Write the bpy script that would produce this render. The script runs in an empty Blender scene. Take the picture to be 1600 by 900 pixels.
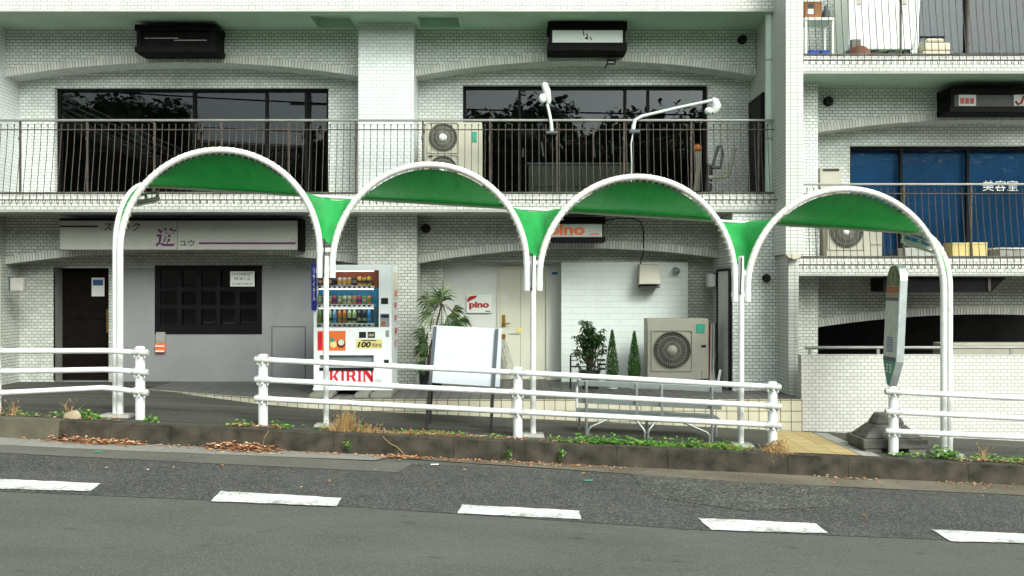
import bpy, bmesh, math, random
from mathutils import Vector, Matrix
R = math.radians
rnd = random.Random(11)
SC = bpy.context.scene
COL = SC.collection

# ------------------------------------------------------------------ camera, sky, sun, exposure
F = 1430.0          # focal length in photo pixels (photo 1600 wide)
ZC = 2.02           # eye height
cam = bpy.data.cameras.new('camera')
cam.sensor_width = 36.0
cam.lens = 36.0 * F / 1600.0
cam.clip_end = 2000
cam_o = bpy.data.objects.new('camera', cam)
COL.objects.link(cam_o)
cam_o.location = (0, 0, ZC)
cam_o.rotation_euler = (R(90), 0, 0)
SC.camera = cam_o

SUN_DIR = Vector((0.40, -0.66, 0.64)).normalized()
world = bpy.data.worlds.new('World')
SC.world = world
world.use_nodes = True
wn = world.node_tree.nodes; wl = world.node_tree.links
wn.clear()
sky = wn.new('ShaderNodeTexSky'); sky.sky_type = 'NISHITA'; sky.sun_disc = False
sky.sun_elevation = math.asin(SUN_DIR.z)
sky.sun_rotation = math.atan2(SUN_DIR.x, SUN_DIR.y)
sky.air_density = 1.0; sky.dust_density = 5.0; sky.ozone_density = 1.0
hs = wn.new('ShaderNodeHueSaturation'); hs.inputs['Saturation'].default_value = 0.22
bg = wn.new('ShaderNodeBackground'); bg.inputs['Strength'].default_value = 0.15
wo = wn.new('ShaderNodeOutputWorld')
tint = wn.new('ShaderNodeMix'); tint.data_type = 'RGBA'; tint.blend_type = 'MULTIPLY'; tint.inputs[0].default_value = 1.0
tint.inputs[7].default_value = (0.93, 1.0, 0.955, 1)      # the photo's cool, slightly green white balance
wl.new(sky.outputs[0], hs.inputs['Color']); wl.new(hs.outputs[0], tint.inputs[6]); wl.new(tint.outputs[2], bg.inputs['Color']); wl.new(bg.outputs[0], wo.inputs['Surface'])

sun = bpy.data.lights.new('sun', 'SUN'); sun.energy = .95; sun.angle = R(17); sun.color = (0.95, 1.0, 0.93)
sun_o = bpy.data.objects.new('sun', sun); COL.objects.link(sun_o)
sun_o.location = SUN_DIR * 40
sun_o.rotation_euler = SUN_DIR.to_track_quat('Z', 'Y').to_euler()

SC.view_settings.view_transform = 'Standard'
SC.view_settings.look = 'None'
SC.view_settings.exposure = 0.97
SC.view_settings.gamma = 1.0
SC.render.engine = 'CYCLES'
SC.cycles.max_bounces = 9
SC.cycles.diffuse_bounces = 6
SC.cycles.transparent_max_bounces = 8
SC.cycles.use_denoising = True

# ------------------------------------------------------------------ helpers
def X(px, D): return (px - 800.0) * D / F
def Z(py, D): return ZC - (py - 450.0) * D / F
def P(px, py, D): return Vector((X(px, D), D, Z(py, D)))

def base_of(o):
    v = Vector((0, 0, 0))
    while o is not None:
        v += Vector(o.location); o = o.parent
    return v

class MB:
    def __init__(s): s.v = []; s.f = []; s.uv = {}; s.sm = set()
    def add(s, vs, fs, uvs=None, smooth=False):
        b = len(s.v); s.v += [Vector(p) for p in vs]
        for i, f in enumerate(fs):
            if smooth: s.sm.add(len(s.f))
            if uvs is not None: s.uv[len(s.f)] = uvs[i]
            s.f.append([b + k for k in f])
        return s
    def quad(s, a, b, c, d, uv=None):
        return s.add([a, b, c, d], [[0, 1, 2, 3]], None if uv is None else [uv])
    def hexa(s, p):     # p: 4 bottom ccw (seen from above), 4 top
        return s.add(p, [[3, 2, 1, 0], [4, 5, 6, 7], [0, 1, 5, 4], [1, 2, 6, 5], [2, 3, 7, 6], [3, 0, 4, 7]])
    def box(s, x0, x1, y0, y1, z0, z1):
        if x0 > x1: x0, x1 = x1, x0
        if y0 > y1: y0, y1 = y1, y0
        if z0 > z1: z0, z1 = z1, z0
        return s.hexa([(x0, y0, z0), (x1, y0, z0), (x1, y1, z0), (x0, y1, z0),
                       (x0, y0, z1), (x1, y0, z1), (x1, y1, z1), (x0, y1, z1)])
    def bar(s, p0, p1, w, d, up=(0, 0, 1)):   # rectangular bar between two points; w across, d along "up"-ish
        p0 = Vector(p0); p1 = Vector(p1); t = (p1 - p0).normalized()
        a = t.cross(Vector(up))
        if a.length < 1e-4: a = t.cross(Vector((0, 1, 0)))
        a.normalize(); b = a.cross(t).normalized()
        a *= w / 2; b *= d / 2
        return s.add([p0 - a - b, p0 + a - b, p0 + a + b, p0 - a + b, p1 - a - b, p1 + a - b, p1 + a + b, p1 - a + b],
                     [[3, 2, 1, 0], [4, 5, 6, 7], [0, 1, 5, 4], [1, 2, 6, 5], [2, 3, 7, 6], [3, 0, 4, 7]])
    def tube(s, pts, r, n=8, caps=True, closed=False):
        pts = [Vector(p) for p in pts]; m = len(pts)
        rs = r if isinstance(r, (list, tuple)) else [r] * m
        ring = []; up = None
        for i in range(m):
            if closed: t = pts[(i + 1) % m] - pts[i - 1]
            elif i == 0: t = pts[1] - pts[0]
            elif i == m - 1: t = pts[-1] - pts[-2]
            else: t = (pts[i + 1] - pts[i]).normalized() + (pts[i] - pts[i - 1]).normalized()
            t.normalize()
            if up is None:
                up = Vector((0, 0, 1)) if abs(t.z) < .9 else Vector((0, 1, 0))
            a = up - t * up.dot(t); a.normalize(); up = a
            b = t.cross(a)
            ring.append([pts[i] + (a * math.cos(2 * math.pi * k / n) + b * math.sin(2 * math.pi * k / n)) * rs[i] for k in range(n)])
        vs = [p for q in ring for p in q]; fs = []
        for i in range(m if closed else m - 1):
            j = (i + 1) % m
            for k in range(n):
                k2 = (k + 1) % n
                fs.append([i * n + k, i * n + k2, j * n + k2, j * n + k])
        s.add(vs, fs, smooth=True)
        if caps and not closed:
            s.add(ring[0], [list(range(n - 1, -1, -1))]); s.add(ring[-1], [list(range(n))])
        return s
    def cyl(s, p0, p1, r, n=12, r1=None): return s.tube([p0, p1], [r, r if r1 is None else r1], n)
    def prism(s, poly, a, b, axis='y'):
        def q(u, v, w):
            return {'y': (u, w, v), 'x': (w, u, v), 'z': (u, v, w)}[axis]
        n = len(poly)
        vs = [q(u, v, a) for u, v in poly] + [q(u, v, b) for u, v in poly]
        fs = [list(range(n)), list(range(2 * n - 1, n - 1, -1))]
        for i in range(n):
            j = (i + 1) % n; fs.append([i, i + n, j + n, j])
        return s.add(vs, fs)
    def lathe(s, prof, c, n=16, axis='z'):
        c = Vector(c); vs = []; fs = []
        for r, h in prof:
            for k in range(n):
                a = 2 * math.pi * k / n
                if axis == 'z': vs.append(c + Vector((r * math.cos(a), r * math.sin(a), h)))
                else: vs.append(c + Vector((r * math.cos(a), h, r * math.sin(a))))
        for i in range(len(prof) - 1):
            for k in range(n):
                k2 = (k + 1) % n
                fs.append([i * n + k, i * n + k2, (i + 1) * n + k2, (i + 1) * n + k])
        s.add(vs, fs, smooth=True)
        m = len(prof)
        s.add(vs[:n], [list(range(n - 1, -1, -1))]); s.add(vs[(m - 1) * n:], [list(range(n))])
        return s
    def ball(s, c, r, n=10, m=6):
        c = Vector(c); r = Vector(r) if not isinstance(r, (int, float)) else Vector((r, r, r))
        vs = [c + Vector((0, 0, r.z))]
        for i in range(1, m):
            t = math.pi * i / m
            for k in range(n):
                a = 2 * math.pi * k / n
                vs.append(c + Vector((r.x * math.sin(t) * math.cos(a), r.y * math.sin(t) * math.sin(a), r.z * math.cos(t))))
        vs.append(c - Vector((0, 0, r.z))); fs = []
        for k in range(n): fs.append([0, 1 + k, 1 + (k + 1) % n])
        for i in range(m - 2):
            for k in range(n):
                fs.append([1 + i * n + k, 1 + (i + 1) * n + k, 1 + (i + 1) * n + (k + 1) % n, 1 + i * n + (k + 1) % n])
        for k in range(n): fs.append([len(vs) - 1, 1 + (m - 2) * n + (k + 1) % n, 1 + (m - 2) * n + k])
        return s.add(vs, fs, smooth=True)
    def build(s, name, mat, parent=None, bevel=0.0, recalc=True):
        me = bpy.data.meshes.new(name)
        o = bpy.data.objects.new(name, me)
        if parent is None:
            xs = [p.x for p in s.v]; ys = [p.y for p in s.v]; zs = [p.z for p in s.v]
            off = Vector(((min(xs) + max(xs)) / 2, (min(ys) + max(ys)) / 2, min(zs)))
            o.location = off
        else:
            off = base_of(parent); o.parent = parent
        me.from_pydata([p - off for p in s.v], [], s.f)
        me.materials.append(mat)
        ul = me.uv_layers.new(name='UVMap')
        for pi, p in enumerate(me.polygons):
            n = p.normal; ex = s.uv.get(pi)
            for j, li in enumerate(p.loop_indices):
                if ex is not None: ul.data[li].uv = ex[j]; continue
                w = s.v[me.loops[li].vertex_index]
                if abs(n.x) > abs(n.y) and abs(n.x) > abs(n.z): uv = (w.y, w.z)
                elif abs(n.y) >= abs(n.z): uv = (w.x, w.z)
                else: uv = (w.x, w.y)
                ul.data[li].uv = uv
            if pi in s.sm: p.use_smooth = True
        if recalc:
            bm = bmesh.new(); bm.from_mesh(me); bmesh.ops.recalc_face_normals(bm, faces=bm.faces[:]); bm.to_mesh(me); bm.free()
        COL.objects.link(o)
        if bevel > 0:
            m = o.modifiers.new('bevel', 'BEVEL'); m.width = bevel; m.segments = 2; m.limit_method = 'ANGLE'; m.angle_limit = R(40)
            m.harden_normals = False
        return o

def thing(name, label, cat, loc=(0, 0, 0), group=None):
    o = bpy.data.objects.new(name, None); COL.objects.link(o)
    o.location = loc; o['label'] = label; o['category'] = cat; o.empty_display_size = .1
    if group: o['group'] = group
    return o
def tag(o, label, cat, group=None):
    o['label'] = label; o['category'] = cat
    if group: o['group'] = group
    return o
def struct(o, kind='structure'):
    o['kind'] = kind; return o
def copy_tree(o, parent=None):
    c = o.copy(); COL.objects.link(c); c.parent = parent
    for ch in list(o.children): copy_tree(ch, c)
    return c

# ------------------------------------------------------------------ materials
def newmat(name):
    m = bpy.data.materials.new(name); m.use_nodes = True
    nt = m.node_tree
    return m, nt.nodes, nt.links, nt.nodes['Principled BSDF']
def rgb(c, k=1.0): return (min(c[0] * k, 1), min(c[1] * k, 1), min(c[2] * k, 1), 1)

def mat(name, col, rough=.55, metal=0.0, var=.10, vscale=5.0, bump=0.0, bscale=60.0, dirt=0.0, dirtcol=(.12, .10, .07), spec=.4, streak=0.0):
    m, N, L, b = newmat(name)
    tc = N.new('ShaderNodeTexCoord')
    n1 = N.new('ShaderNodeTexNoise'); n1.inputs['Scale'].default_value = vscale; n1.inputs['Detail'].default_value = 5
    L.new(tc.outputs['Object'], n1.inputs['Vector'])
    cr = N.new('ShaderNodeValToRGB'); cr.color_ramp.elements[0].position = .3; cr.color_ramp.elements[1].position = .72
    cr.color_ramp.elements[0].color = rgb(col, 1 - var); cr.color_ramp.elements[1].color = rgb(col, 1 + var)
    L.new(n1.outputs['Fac'], cr.inputs['Fac'])
    out = cr.outputs['Color']
    if dirt > 0 or streak > 0:
        mp = N.new('ShaderNodeMapping')
        mp.inputs['Scale'].default_value = (1, 1, .12) if streak > 0 else (1, 1, 1)
        L.new(tc.outputs['Object'], mp.inputs['Vector'])
        n2 = N.new('ShaderNodeTexNoise'); n2.inputs['Scale'].default_value = 9 if streak > 0 else 14; n2.inputs['Detail'].default_value = 8
        n2.inputs['Roughness'].default_value = .65
        L.new(mp.outputs[0], n2.inputs['Vector'])
        r2 = N.new('ShaderNodeMapRange'); r2.inputs['From Min'].default_value = .52; r2.inputs['From Max'].default_value = .78
        r2.inputs['To Max'].default_value = max(dirt, streak)
        L.new(n2.outputs['Fac'], r2.inputs['Value'])
        mx = N.new('ShaderNodeMix'); mx.data_type = 'RGBA'
        L.new(r2.outputs[0], mx.inputs[0]); L.new(out, mx.inputs[6]); mx.inputs[7].default_value = rgb(dirtcol)
        out = mx.outputs[2]
    L.new(out, b.inputs['Base Color'])
    b.inputs['Roughness'].default_value = rough; b.inputs['Metallic'].default_value = metal
    b.inputs['Specular IOR Level'].default_value = spec
    if bump > 0:
        n3 = N.new('ShaderNodeTexNoise'); n3.inputs['Scale'].default_value = bscale; n3.inputs['Detail'].default_value = 4
        L.new(tc.outputs['Object'], n3.inputs['Vector'])
        bp = N.new('ShaderNodeBump'); bp.inputs['Strength'].default_value = bump; bp.inputs['Distance'].default_value = .01
        L.new(n3.outputs['Fac'], bp.inputs['Height']); L.new(bp.outputs[0], b.inputs['Normal'])
    return m

def tilemat(name, c1, c2, mortar, bw=.10, rh=.05, ms=.004, off=.5, rough=.4, stain=.35, staincol=(.16, .17, .13), bump=.5, shift=(0, 0)):
    m, N, L, b = newmat(name)
    uv = N.new('ShaderNodeUVMap'); uv.uv_map = 'UVMap'
    mp = N.new('ShaderNodeMapping'); mp.inputs['Location'].default_value = (shift[0], shift[1], 0)
    L.new(uv.outputs[0], mp.inputs['Vector'])
    br = N.new('ShaderNodeTexBrick'); br.offset = off; br.squash = 1.0
    br.inputs['Color1'].default_value = rgb(c1); br.inputs['Color2'].default_value = rgb(c2); br.inputs['Mortar'].default_value = rgb(mortar)
    br.inputs['Scale'].default_value = 1.0; br.inputs['Mortar Size'].default_value = ms; br.inputs['Mortar Smooth'].default_value = .1
    br.inputs['Brick Width'].default_value = bw; br.inputs['Row Height'].default_value = rh; br.inputs['Bias'].default_value = 0
    L.new(mp.outputs[0], br.inputs['Vector'])
    tc = N.new('ShaderNodeTexCoord')
    mp2 = N.new('ShaderNodeMapping'); mp2.inputs['Scale'].default_value = (2.6, 2.6, .28)
    L.new(tc.outputs['Object'], mp2.inputs['Vector'])
    n2 = N.new('ShaderNodeTexNoise'); n2.inputs['Scale'].default_value = 2.2; n2.inputs['Detail'].default_value = 9; n2.inputs['Roughness'].default_value = .62
    L.new(mp2.outputs[0], n2.inputs['Vector'])
    r2 = N.new('ShaderNodeMapRange'); r2.inputs['From Min'].default_value = .48; r2.inputs['From Max'].default_value = .8; r2.inputs['To Max'].default_value = stain
    L.new(n2.outputs['Fac'], r2.inputs['Value'])
    mx = N.new('ShaderNodeMix'); mx.data_type = 'RGBA'
    L.new(r2.outputs[0], mx.inputs[0]); L.new(br.outputs['Color'], mx.inputs[6]); mx.inputs[7].default_value = rgb(staincol)
    L.new(mx.outputs[2], b.inputs['Base Color'])
    b.inputs['Roughness'].default_value = rough
    bp = N.new('ShaderNodeBump'); bp.inputs['Strength'].default_value = bump; bp.inputs['Distance'].default_value = .004; bp.invert = True
    L.new(br.outputs['Fac'], bp.inputs['Height']); L.new(bp.outputs[0], b.inputs['Normal'])
    return m

def asphalt(name, dark, light, patch, fine=120.0, agg=.5, aggcol=(.30, .29, .26), stretch=(1, 1, 1), big=1.3):
    m, N, L, b = newmat(name)
    tc = N.new('ShaderNodeTexCoord')
    v = N.new('ShaderNodeTexVoronoi'); v.inputs['Scale'].default_value = fine
    L.new(tc.outputs['Object'], v.inputs['Vector'])
    sp = N.new('ShaderNodeSeparateColor'); L.new(v.outputs['Color'], sp.inputs[0])
    r = N.new('ShaderNodeMapRange'); r.inputs['From Min'].default_value = 1 - agg; r.inputs['From Max'].default_value = 1.0
    L.new(sp.outputs[0], r.inputs['Value'])
    mp = N.new('ShaderNodeMapping'); mp.inputs['Scale'].default_value = stretch
    L.new(tc.outputs['Object'], mp.inputs['Vector'])
    n = N.new('ShaderNodeTexNoise'); n.inputs['Scale'].default_value = big; n.inputs['Detail'].default_value = 8; n.inputs['Roughness'].default_value = .6
    L.new(mp.outputs[0], n.inputs['Vector'])
    cr = N.new('ShaderNodeValToRGB'); cr.color_ramp.elements[0].position = .32; cr.color_ramp.elements[1].position = .68
    cr.color_ramp.elements[0].color = rgb(dark); cr.color_ramp.elements[1].color = rgb(light)
    L.new(n.outputs['Fac'], cr.inputs['Fac'])
    mx = N.new('ShaderNodeMix'); mx.data_type = 'RGBA'
    L.new(r.outputs[0], mx.inputs[0]); L.new(cr.outputs[0], mx.inputs[6]); mx.inputs[7].default_value = rgb(aggcol)
    n2 = N.new('ShaderNodeTexNoise'); n2.inputs['Scale'].default_value = 1.1; n2.inputs['Detail'].default_value = 6; n2.inputs['Roughness'].default_value = .7
    mp3 = N.new('ShaderNodeMapping'); mp3.inputs['Location'].default_value = (3.1, 7.7, 0); mp3.inputs['Scale'].default_value = (.45, 1.6, 1); L.new(tc.outputs['Object'], mp3.inputs['Vector']); L.new(mp3.outputs[0], n2.inputs['Vector'])
    r2 = N.new('ShaderNodeMapRange'); r2.inputs['From Min'].default_value = .55; r2.inputs['From Max'].default_value = .75; r2.inputs['To Max'].default_value = patch
    L.new(n2.outputs['Fac'], r2.inputs['Value'])
    mx2 = N.new('ShaderNodeMix'); mx2.data_type = 'RGBA'
    L.new(r2.outputs[0], mx2.inputs[0]); L.new(mx.outputs[2], mx2.inputs[6]); mx2.inputs[7].default_value = rgb(dark, .6)
    n4 = N.new('ShaderNodeTexNoise'); n4.inputs['Scale'].default_value = 3.2; n4.inputs['Detail'].default_value = 3
    mp4 = N.new('ShaderNodeMapping'); mp4.inputs['Scale'].default_value = (.7, 2.0, 1); mp4.inputs['Location'].default_value = (1.7, 4.2, 0); L.new(tc.outputs['Object'], mp4.inputs['Vector']); L.new(mp4.outputs[0], n4.inputs['Vector'])
    r4 = N.new('ShaderNodeMapRange'); r4.inputs['From Min'].default_value = .66; r4.inputs['From Max'].default_value = .74; r4.inputs['To Max'].default_value = .55
    L.new(n4.outputs['Fac'], r4.inputs['Value'])
    mx3 = N.new('ShaderNodeMix'); mx3.data_type = 'RGBA'
    L.new(r4.outputs[0], mx3.inputs[0]); L.new(mx2.outputs[2], mx3.inputs[6]); mx3.inputs[7].default_value = rgb(dark, .45)
    L.new(mx3.outputs[2], b.inputs['Base Color'])
    b.inputs['Roughness'].default_value = .85; b.inputs['Specular IOR Level'].default_value = .25
    bp = N.new('ShaderNodeBump'); bp.inputs['Strength'].default_value = .55; bp.inputs['Distance'].default_value = .006
    L.new(v.outputs['Distance'], bp.inputs['Height']); L.new(bp.outputs[0], b.inputs['Normal'])
    return m

def glassmat(name, tint=(.55, .6, .6), rough=.0):
    m, N, L, b = newmat(name)
    N.remove(b)
    o = N['Material Output']
    tr = N.new('ShaderNodeBsdfTransparent'); tr.inputs[0].default_value = rgb(tint)
    gl = N.new('ShaderNodeBsdfGlossy'); gl.inputs['Roughness'].default_value = rough; gl.inputs['Color'].default_value = (.9, .95, 1, 1)
    fr = N.new('ShaderNodeFresnel'); fr.inputs['IOR'].default_value = 1.62
    ms = N.new('ShaderNodeMixShader')
    tc = N.new('ShaderNodeTexCoord'); n = N.new('ShaderNodeTexNoise'); n.inputs['Scale'].default_value = .8
    L.new(tc.outputs['Object'], n.inputs['Vector'])
    bp = N.new('ShaderNodeBump'); bp.inputs['Strength'].default_value = .03; bp.inputs['Distance'].default_value = .01
    L.new(n.outputs['Fac'], bp.inputs['Height']); L.new(bp.outputs[0], gl.inputs['Normal'])
    L.new(fr.outputs[0], ms.inputs[0]); L.new(tr.outputs[0], ms.inputs[1]); L.new(gl.outputs[0], ms.inputs[2]); L.new(ms.outputs[0], o.inputs['Surface'])
    return m

def leafmat(name, cols, rough=.5, trans=.3):
    m, N, L, b = newmat(name)
    N.remove(b); o = N['Material Output']
    g = N.new('ShaderNodeNewGeometry')
    cr = N.new('ShaderNodeValToRGB')
    els = cr.color_ramp.elements
    for i, c in enumerate(cols):
        p = i / max(1, len(cols) - 1)
        if i < 2: e = els[i]; e.position = p
        else: e = els.new(p)
        e.color = rgb(c)
    els[0].position = 0
    L.new(g.outputs['Random Per Island'], cr.inputs['Fac'])
    d = N.new('ShaderNodeBsdfPrincipled'); d.inputs['Roughness'].default_value = rough; L.new(cr.outputs[0], d.inputs['Base Color'])
    t = N.new('ShaderNodeBsdfTranslucent'); L.new(cr.outputs[0], t.inputs[0])
    ms = N.new('ShaderNodeMixShader'); ms.inputs[0].default_value = trans
    L.new(d.outputs[0], ms.inputs[1]); L.new(t.outputs[0], ms.inputs[2]); L.new(ms.outputs[0], o.inputs['Surface'])
    return m

M = {}
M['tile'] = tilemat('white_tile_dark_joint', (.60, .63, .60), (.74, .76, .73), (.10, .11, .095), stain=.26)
M['tile_shopfront'] = tilemat('white_tile_shopfront', (.44, .455, .41), (.56, .57, .52), (.07, .072, .058), stain=.35)  # darker copy of the wall tile, used at ground level
M['tile_overlit'] = tilemat('white_tile_overlit_joint', (.58, .60, .60), (.66, .68, .68), (.33, .345, .345), bw=.107, rh=.0535, stain=.12, staincol=(.45, .44, .38))  # pillar copy of the tile, joints paled to imitate overexposure in strong light
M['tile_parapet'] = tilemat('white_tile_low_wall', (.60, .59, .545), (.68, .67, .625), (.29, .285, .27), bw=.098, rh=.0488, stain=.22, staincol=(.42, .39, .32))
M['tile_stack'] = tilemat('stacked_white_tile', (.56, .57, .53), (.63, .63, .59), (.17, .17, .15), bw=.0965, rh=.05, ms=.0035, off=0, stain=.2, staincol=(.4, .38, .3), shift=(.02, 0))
M['soldier'] = tilemat('upright_white_tile', (.56, .56, .52), (.72, .71, .66), (.13, .13, .11), bw=.05, rh=.2, ms=.004, off=0, stain=.25)
M['fascia'] = tilemat('fascia_tile', (.60, .60, .57), (.72, .72, .68), (.16, .16, .14), bw=.105, rh=.0525, stain=.25, off=.5)
M['cream_tile'] = tilemat('cream_step_tile', (.50, .465, .35), (.57, .53, .41), (.11, .095, .065), bw=.15, rh=.15, ms=.006, off=0, stain=.3, rough=.5)
M['porch_tile'] = tilemat('grey_porch_tile', (.085, .085, .078), (.13, .127, .115), (.03, .03, .026), bw=.15, rh=.15, ms=.008, off=0, stain=.4, staincol=(.08, .08, .07), rough=.6)
M['white_block'] = tilemat('white_painted_block', (.68, .72, .69), (.70, .74, .71), (.60, .64, .61), bw=.4, rh=.10, ms=.004, off=.5, stain=.15, staincol=(.5, .52, .47), rough=.6, bump=.8)
M['soffit_green_cast'] = mat('soffit_paint_green_cast', (.39, .53, .41), .8, var=.12, vscale=1.2, dirt=.3, dirtcol=(.25, .28, .2))  # green colour cast put into the soffit paint, which also tints bounce light
M['pipe_green'] = mat('pale_green_pipe_paint', (.56, .66, .58), .5, var=.05, dirt=.2, dirtcol=(.35, .38, .3))
M['soffit_grey'] = mat('grey_soffit_paint', (.45, .45, .41), .8, var=.1, vscale=1.2, dirt=.3, dirtcol=(.25, .25, .2))
M['plaster'] = mat('grey_plaster', (.235, .235, .24), .75, var=.07, vscale=1.5, bump=.25, bscale=35, streak=.25, dirtcol=(.16, .16, .16))
M['white_wall'] = mat('white_wall_paint', (.62, .63, .60), .6, var=.04, vscale=2, streak=.2, dirtcol=(.45, .44, .4))
M['cream_door'] = mat('cream_door_paint', (.60, .59, .48), .5, var=.04, vscale=3, streak=.15, dirtcol=(.4, .38, .3))
M['brown_door'] = mat('dark_brown_wood', (.006, .0042, .0032), .6, var=.4, vscale=9, spec=.08)
M['black_frame'] = mat('black_window_frame', (.007, .007, .007), .5, var=.3, spec=.1)
M['black_box'] = mat('black_sign_metal', (.006, .006, .006), .6, var=.3, vscale=8, spec=.08)
M['dark_room'] = mat('dark_interior', (.018, .017, .016), .9, var=.4, vscale=1.5)
M['blue_blind'] = mat('blue_blind', (.003, .115, .29), .6, var=.25, vscale=1.1)
M['glass'] = glassmat('window_glass')
M['glass_clear'] = glassmat('clear_glass', (.93, .95, .95))
M['white_paint'] = mat('white_pipe_paint', (.68, .69, .67), .42, var=.05, vscale=6, dirt=.5, dirtcol=(.36, .33, .26))
M['white_rail'] = mat('white_rail_paint', (.70, .71, .70), .4, var=.05, vscale=9, dirt=.55, dirtcol=(.38, .34, .27))
M['clamp'] = mat('rust_flecked_shaded_clamp', (.50, .51, .49), .45, var=.12, vscale=20, dirt=.8, dirtcol=(.22, .12, .06))  # grey base carries the shading round the clamps; the flecks are rust
M['galv'] = mat('galvanised_steel', (.42, .43, .43), .45, .8, var=.18, vscale=25)
M['iron'] = mat('rusty_brown_iron', (.075, .060, .050), .65, .2, var=.45, vscale=14, dirt=.5, dirtcol=(.13, .06, .03))
M['handrail'] = mat('grey_handrail', (.25, .25, .23), .5, .4, var=.15)
M['ac_cream'] = mat('cream_enamel', (.43, .41, .33), .45, var=.05, vscale=4, dirt=.3, dirtcol=(.35, .30, .2))
M['ac_grey'] = mat('warm_grey_enamel', (.31, .30, .245), .5, var=.07, vscale=4, dirt=.35, dirtcol=(.25, .22, .15))
M['fan_dark'] = mat('dark_fan_plastic', (.035, .034, .03), .6, var=.3)
M['wire'] = mat('grille_wire', (.30, .30, .25), .5, .2, var=.1)
M['concrete'] = mat('weathered_concrete', (.11, .106, .092), .9, var=.45, vscale=7, bump=.9, bscale=38, dirt=.5, dirtcol=(.06, .06, .05))
M['kerb'] = mat('mossy_kerb_concrete', (.045, .038, .027), .95, var=.6, vscale=7, bump=.7, bscale=45, dirt=.6, dirtcol=(.014, .013, .009))
M['kerb_light'] = mat('pale_kerb_concrete', (.10, .09, .062), .95, var=.25, vscale=4, bump=.7, bscale=45, dirt=.5, dirtcol=(.06, .055, .04))
M['pad'] = mat('grey_footing_concrete', (.30, .29, .26), .9, var=.2, vscale=8, bump=.5, bscale=40)
M['gutter'] = asphalt('pale_gutter_concrete', (.19, .183, .165), (.26, .25, .225), .15, 90, .4, (.27, .26, .23))
M['gutter_brown'] = asphalt('brownish_gutter_concrete', (.085, .07, .05), (.17, .148, .11), .25, 90, .35, (.19, .17, .13))
M['apron'] = asphalt('grey_apron_asphalt', (.085, .085, .073), (.125, .122, .105), .15, 100, .4, (.16, .155, .135))
M['road'] = asphalt('smooth_asphalt', (.070, .071, .064), (.098, .099, .089), .34, 150, .4, (.15, .15, .132), stretch=(.5, 1.3, 1))
M['road_rough'] = asphalt('coarse_asphalt', (.036, .0355, .034), (.056, .055, .052), .3, 75, .42, (.155, .152, .135))
M['road_patch'] = asphalt('open_graded_asphalt', (.037, .037, .033), (.056, .056, .050), .3, 56, .45, (.175, .175, .15))
M['sidewalk'] = asphalt('sidewalk_asphalt', (.017, .017, .015), (.080, .078, .067), .3, 120, .35, (.12, .118, .10), stretch=(.25, 2.6, 1), big=1.3)
M['earth'] = asphalt('bare_ground', (.07, .065, .05), (.1, .09, .07), .2, 40, .3, (.15, .13, .1))
M['yellow'] = tilemat('yellow_tactile_paving', (.36, .265, .11), (.44, .335, .15), (.15, .115, .065), bw=.3, rh=.3, ms=.006, off=0, stain=.5, staincol=(.26, .20, .11), rough=.8)
M['plinth'] = mat('grey_plastic_block', (.15, .15, .12), .8, var=.2, vscale=6, dirt=.4)
M['vend_white'] = mat('vending_white', (.78, .81, .81), .3, var=.02)
M['vend_grey'] = mat('vending_grey', (.22, .25, .27), .35, var=.08)
M['black'] = mat('black_plastic', (.012, .012, .013), .4, var=.2)
M['red'] = mat('red_print', (.60, .012, .030), .4, var=.05)
M['red_dark'] = mat('dark_red_print', (.36, .022, .012), .4, var=.05)
M['orange'] = mat('orange_print', (.75, .16, .045), .4, var=.05)
M['navy'] = mat('navy_print', (.012, .018, .22), .5, var=.1)
M['ink'] = mat('dark_ink', (.016, .013, .016), .6, var=.1)
M['purple'] = mat('purple_ink', (.12, .016, .11), .5, var=.1)
M['paper'] = mat('paper', (.70, .70, .66), .8, var=.04)
M['sign_face'] = mat('pale_sign_panel', (.45, .45, .40), .5, var=.05, vscale=2, streak=.3, dirtcol=(.3, .3, .25))
M['sign_white'] = mat('white_sign_panel', (.72, .75, .72), .4, var=.03)
M['board_white'] = mat('white_board', (.52, .55, .595), .35, var=.04, vscale=3, streak=.12, dirtcol=(.45, .46, .48))
M['slate'] = mat('slate_grey_plastic', (.07, .08, .09), .5, var=.1)
M['steel_dark'] = mat('dark_steel', (.045, .045, .042), .5, .3, var=.2)
M['yellow_print'] = mat('pale_yellow_print', (.72, .62, .24), .5, var=.05)
M['vend_rust'] = mat('red_brown_backing', (.24, .055, .022), .5, var=.15, vscale=10)
M['vend_blue'] = mat('blue_backing', (.01, .16, .30), .5, var=.2, vscale=8)
M['vend_teal'] = mat('teal_backing', (.02, .10, .13), .5, var=.25, vscale=8)
M['brass'] = mat('brass', (.45, .26, .07), .35, .8, var=.15)
M['alu'] = mat('brushed_aluminium', (.55, .60, .60), .4, .75, var=.1, vscale=12)
M['bench_metal'] = mat('bluish_grey_bench_metal', (.25, .28, .28), .45, .35, var=.08, vscale=8, dirt=.3, dirtcol=(.2, .22, .2))
M['green_sign'] = mat('dull_green_sign', (.08, .12, .04), .5, var=.15, vscale=6)
M['teal_sign'] = mat('teal_sign', (.04, .24, .18), .5, var=.1)
M['orange_sign'] = mat('rusty_orange_sign', (.33, .10, .02), .5, var=.15)
M['timetable'] = mat('faded_timetable', (.50, .53, .49), .5, var=.12, vscale=10)
M['stone'] = mat('tan_stone', (.34, .27, .18), .9, var=.2, vscale=8, bump=.5)
M['pot_white'] = mat('white_pot', (.62, .66, .68), .5, var=.05)
M['pot_black'] = mat('dark_pot', (.03, .03, .032), .6, var=.2)
M['soil'] = mat('soil', (.03, .022, .015), 1, var=.4, vscale=20)
M['bark'] = mat('bark', (.09, .06, .04), .9, var=.3, vscale=14, bump=.5)
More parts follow.
